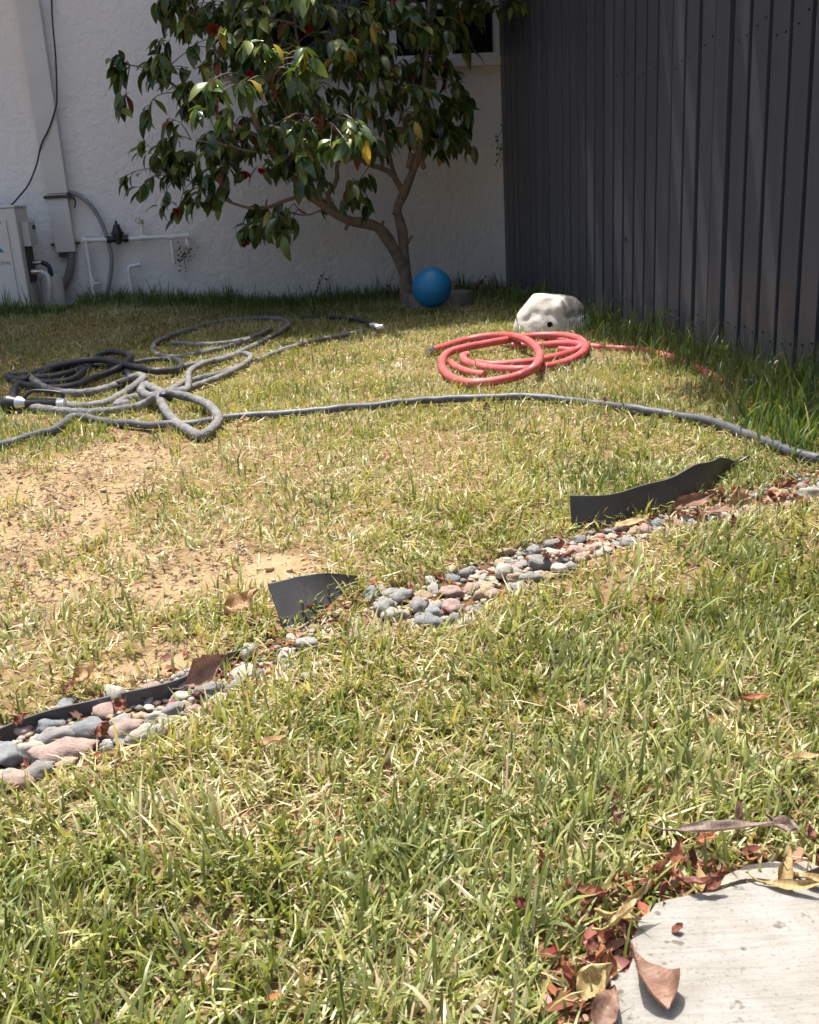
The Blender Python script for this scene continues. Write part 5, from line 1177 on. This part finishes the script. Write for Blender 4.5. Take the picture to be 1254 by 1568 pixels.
def field(x, y):
    soil_ = blobsum(SOIL, x, y, 21); u_ = bed_uv(x, y); thin = blobsum(THIN, x, y, 41, .5); dry = blobsum(DRY, x, y, 51, .6)
    n1 = fbm(x*6, y*6, 61, 3); n2 = fbm(x*26, y*26, 71)
    inbed = sst(-.02, .1, u_)*(1-sst(.98, 1.18, u_+.4*(n2-.5))); gap = np.exp(-((x+.10)/.085)**2)*.85+sst(.45, .55, x)*.25
    dens = (1-.95*soil_)*(1-.60*thin)*(1-inbed*(.985-gap))
    # tufts on the bare soil
    tuft = np.zeros_like(x)
    for px_, py_, rr_ in ((140,845,34),(165,870,28),(20,905,30),(10,780,20),(70,800,18),(230,820,26),(95,860,20),(200,880,16),(40,960,40),(120,940,40),(190,945,30),(35,930,20)):
        c = spot(px_, py_)[:2]; r_ = rr_/900.*(c[1]/1.2); tuft = np.maximum(tuft, np.exp(-(((x-c[0])/r_)**2+((y-c[1])/(r_*1.6))**2)))
    dens = np.maximum(dens, tuft*.75)
    sd_ = slab_dist(x, y); ins = in_poly(x, y, SLAB)
    dens = dens*np.where(ins, 0, .25+.75*sst(.01, .05, sd_+.02*(n2-.5)))
    wd_ = wall_dist(x, y); fd_ = fence_dist(x, y); dens = np.where((wd_ < .02) | (fd_ < .012), 0, dens)
    rr_ = np.hypot(x-rc[0], (y-rc[1]-.02)/.8); dens = np.where(rr_ < .17, dens*.03, dens)
    pad = (wd_ < AO1+.05) & (((x-CO[0])*WX[0]+(y-CO[1])*WX[1]) < ac_s+.17); dens = np.where(pad, 0, dens)
    ww = 1-sst(.15, .55, wd_); ff = 1-sst(.08, .30, fd_)
    corner = (1-sst(.3, .8, fd_))*(1-sst(.1, .4, wd_)); dens = dens*(1-.6*corner)
    nearf = 1-sst(1.0, 1.5, y-.35*x)
    edge_ = np.exp(-((u_-1.25)/.3)**2); nearf = sst(.9, 1.15, u_)-1.6*edge_
    green = np.clip(.64+.50*(n1-.5)*3.0+.5*(n2-.5)+.22*nearf-.30*dry+.9*np.maximum(ww, ff)-.15*thin, 0, 1)
    return dens, green, np.maximum(ww, ff), n2, nearf
def palette(green, n):
    g1_ = np.array([.120, .150, .038]); g2_ = np.array([.235, .270, .082]); yg = np.array([.335, .35, .135]); st_ = np.array([.44, .37, .21]); pale = np.array([.50, .46, .31])
    r_ = rng.random(n)*.95+(1-green)*.62-.28; c = np.zeros((n, 3))
    k1 = r_ < .22; k2 = (r_ >= .22) & (r_ < .58); k3 = (r_ >= .58) & (r_ < .82); k4 = (r_ >= .82) & (r_ < 1.08); k5 = r_ >= 1.08
    for k_, q in ((k1, g1_), (k2, g2_), (k3, yg), (k4, st_), (k5, pale)): c[k_] = q
    return c*rng.uniform(.75, 1.25, (n, 1))*np.stack([rng.uniform(.92, 1.08, n), np.ones(n), rng.uniform(.8, 1.25, n)], 1)
VS = []; TS = []; CS = []; off = 0
def emit(args):
    global off
    V, T, C = blades(*args); VS.append(V); TS.append(T+off); CS.append(C); off += len(V)
BANDS = [(.40, .75, 74000, 4), (.75, 1.2, 56000, 3), (1.2, 1.9, 36000, 3), (1.9, 3.0, 21000, 2), (3.0, 5.7, 11000, 2)]
for ylo, yhi, dn_, lv in BANDS:
    x, y = scatter(dn_, ylo, yhi); dens, green, tall, n2, nearf = field(x, y)
    # clumping
    cl = fbm(x*38, y*38, 81, 3); keep = rng.random(len(x)) < dens*np.clip(.72+2.2*(cl-.45), .25, 1.3); x, y, green, tall, n2, nearf = [a[keep] for a in (x, y, green, tall, n2, nearf)]
    n = len(x); z = gheight(x, y)-.002
    hvar = np.clip(.5+1.5*(fbm(x*13, y*13, 91, 3)-.5), 0, 1.2)
    L = rng.lognormal(math.log(.0225), .32, n)*(.60+.75*hvar)*(1+.14*nearf)*(1+.9*tall*rng.random(n)); L = np.clip(L, .008, .12)
    mid_az = fbm(x*5, y*5, 95)*12; az = mid_az+rng.normal(0, 1.3, n)
    lean = np.abs(rng.normal(.35, .55, n)); curl = np.abs(rng.normal(.8, .7, n)); c = palette(green, n)
    Wd = rng.uniform(.0020, .0042, n)*(1+.14*(y-1).clip(0, 4)); P = np.stack([x, y, z], 1)
    emit((P, az, L, Wd, lean, curl, c, lv))
grass = mesh_np('lawn_grass', np.concatenate(VS), np.concatenate(TS), MT['grass'], cols=np.concatenate(CS)); tag(grass, 'green and yellowing lawn grass covering the yard', 'grass', kind='stuff')
VS = []; TS = []; CS = []; off = 0
for ylo, yhi, dn_, lv in [(.40, 1.2, 40000, 2), (1.2, 2.2, 24000, 2), (2.2, 5.6, 8000, 2)]:
    x, y = scatter(dn_, ylo, yhi); dens, green, tall, n2, nearf = field(x, y); d3 = np.clip(dens*.9+.02, 0, 1)*(.56-.46*green)
    sl_ = blobsum(SOIL, x, y, 21); d3 = np.maximum(d3, .34*sl_*sst(.45, .6, fbm(x*12, y*12, 44)))*np.where(in_poly(x, y, SLAB), 0, 1)
    keep = rng.random(len(x)) < d3; x, y, green, n2 = [a[keep] for a in (x, y, green, n2)]; n = len(x); z = gheight(x, y)+rng.uniform(.001, .012, n)
    L = rng.lognormal(math.log(.022), .35, n); az = rng.uniform(0, 6.28, n); lean = rng.normal(1.35, .18, n); curl = rng.normal(.1, .35, n)
    pal = np.array([(.52, .44, .25), (.42, .33, .18), (.60, .54, .36), (.30, .21, .12), (.36, .34, .16)]); c = pal[rng.integers(0, 5, n)]*rng.uniform(.75, 1.2, (n, 1)); sl2 = sst(.2, .6, blobsum(SOIL, x, y, 21))[:, None]*(rng.random((n, 1)) < .75); c = c*(1-sl2)+sl2*np.array([.17, .115, .07])*rng.uniform(.6, 1.5, (n, 1))
    emit((np.stack([x, y, z], 1), az, L, rng.uniform(.0014, .0028, n)*(1+.15*(y-1).clip(0, 4)), lean, curl, c, lv, 0, 0))
tag(mesh_np('dry_thatch', np.concatenate(VS), np.concatenate(TS), MT['grass'], cols=np.concatenate(CS)), 'flattened straw coloured dead grass under the lawn', 'dead grass', kind='stuff')
# long uncut grass at the foot of wall and fence
VS = []; TS = []; CS = []; off = 0
x = []; y = []; L = []
for k in range(5200):
    s = random.uniform(-2.9, -.05); o_ = abs(random.gauss(0, .14))+.03
    if s < ac_s+.18 and o_ < AO1+.06: o_ = AO1+.06+abs(random.gauss(0, .05))
    if s > -.62 and random.random() < .55: continue
    p = wall_pt(s, o_, 0); h_ = random.lognormvariate(math.log(.062), .35)*(1.35 if random.random() < .06 else 1)*(.75+.5*vnoise([s*6], [0], 5)[0])
    x.append(p[0]); y.append(p[1]); L.append(h_)
for k in range(4600):
    a = random.uniform(.6, 5.2); o_ = abs(random.gauss(0, .11))+.012; p = CO+WN*a+FN*o_; q = vnoise([a*5], [3.], 6)[0]
    if random.random() > .45+.7*q: continue
    x.append(p[0]); y.append(p[1]); L.append(random.lognormvariate(math.log(.055), .4)*(.7+.6*q))
for (px_, py_, n_, r_, h_) in ((1195,660,180,.05,.085),(1235,690,160,.05,.08),(1225,640,160,.06,.10),(1215,600,120,.06,.10),(905,505,60,.03,.07),(120,462,160,.06,.10),(320,455,60,.05,.08),(960,750,50,.06,.03),(930,745,40,.05,.03)):
    c = spot(px_, py_)
    for k in range(n_): x.append(c[0]+random.gauss(0, r_)); y.append(c[1]+random.gauss(0, r_)); L.append(random.lognormvariate(math.log(h_), .25))
x = np.array(x); y = np.array(y); L = np.clip(np.array(L), .01, .17)
kp2 = (fence_dist(x, y) > .008) & (wall_dist(x, y) > .01); x = x[kp2]; y = y[kp2]; L = L[kp2]; n = len(x)
gcol = np.array([(.065, .125, .028), (.09, .16, .035), (.13, .20, .045), (.26, .26, .08)])[rng.choice(4, n, p=[.35, .35, .2, .1])]*rng.uniform(.8, 1.2, (n, 1))
emit((np.stack([x, y, gheight(x, y)-.003], 1), rng.uniform(0, 6.28, n), L, rng.uniform(.003, .0055, n), np.abs(rng.normal(.12, .16, n)), np.abs(rng.normal(.6, .5, n)), gcol, 4))
tag(mesh_np('tall_grass', np.concatenate(VS), np.concatenate(TS), MT['grass'], cols=np.concatenate(CS)), 'longer darker grass growing along the wall and fence foot', 'grass', kind='stuff')
# small weeds
def weed(px, py, h, label, leafc, seed, n=8, z=0):
    rnd = random.Random(seed); c = spot(px, py); root = empty('weed', c); tag(root, label, 'weed'); mb = MB(); V = []; F = []; C = []
    for s in range(3):
        P = [c]; 
        for j in range(4): P.append(P[-1]+np.array([rnd.gauss(0, h*.08), rnd.gauss(0, h*.05), h/4*(1-.15*s)]))
        P = smooth_path(P, h/14); mb.tube(P, .0014, 5)
        for k in range(n):
            q = P[rnd.randrange(len(P)//3, len(P))]; a = rnd.uniform(0, 6.28); d1 = np.array([math.cos(a), math.sin(a)*.8, rnd.uniform(-.2, .7)]); d2 = np.cross(d1, (0, 0, 1)); L_ = rnd.uniform(.14, .26)*h
            o0 = len(V); V += [q, q+d1*L_*.5+d2*L_*.22, q+d1*L_, q+d1*L_*.5-d2*L_*.22]; F.append((o0, o0+1, o0+2, o0+3)); C += [leafc[rnd.randrange(len(leafc))]]*4
    rel(mb.build('stem', MT['twig'], root), root); lo_ = mesh_np('leaves', np.array(V), np.array(F), MT['litter'], root, cols=np.array(C)); lo_['kind'] = 'stuff'; rel(lo_, root)
weed(905, 500, .10, 'small leafy green weed between the cream rock and the fence', [(.12, .2, .05), (.3, .33, .1)], 1)
weed(1020, 528, .09, 'dried pinkish weed standing at the fence foot', [(.38, .22, .17), (.28, .15, .1)], 2)
weed(1058, 535, .09, 'small dark dried weed at the fence foot right of the pinkish one', [(.12, .08, .06)], 3, 5)
weed(600, 462, .16, 'thin bare weed beside the camellia stem', [(.07, .1, .03)], 4, 4)
weed(505, 462, .13, 'thin dark weed against the wall left of the camellia', [(.07, .1, .03)], 5, 3)
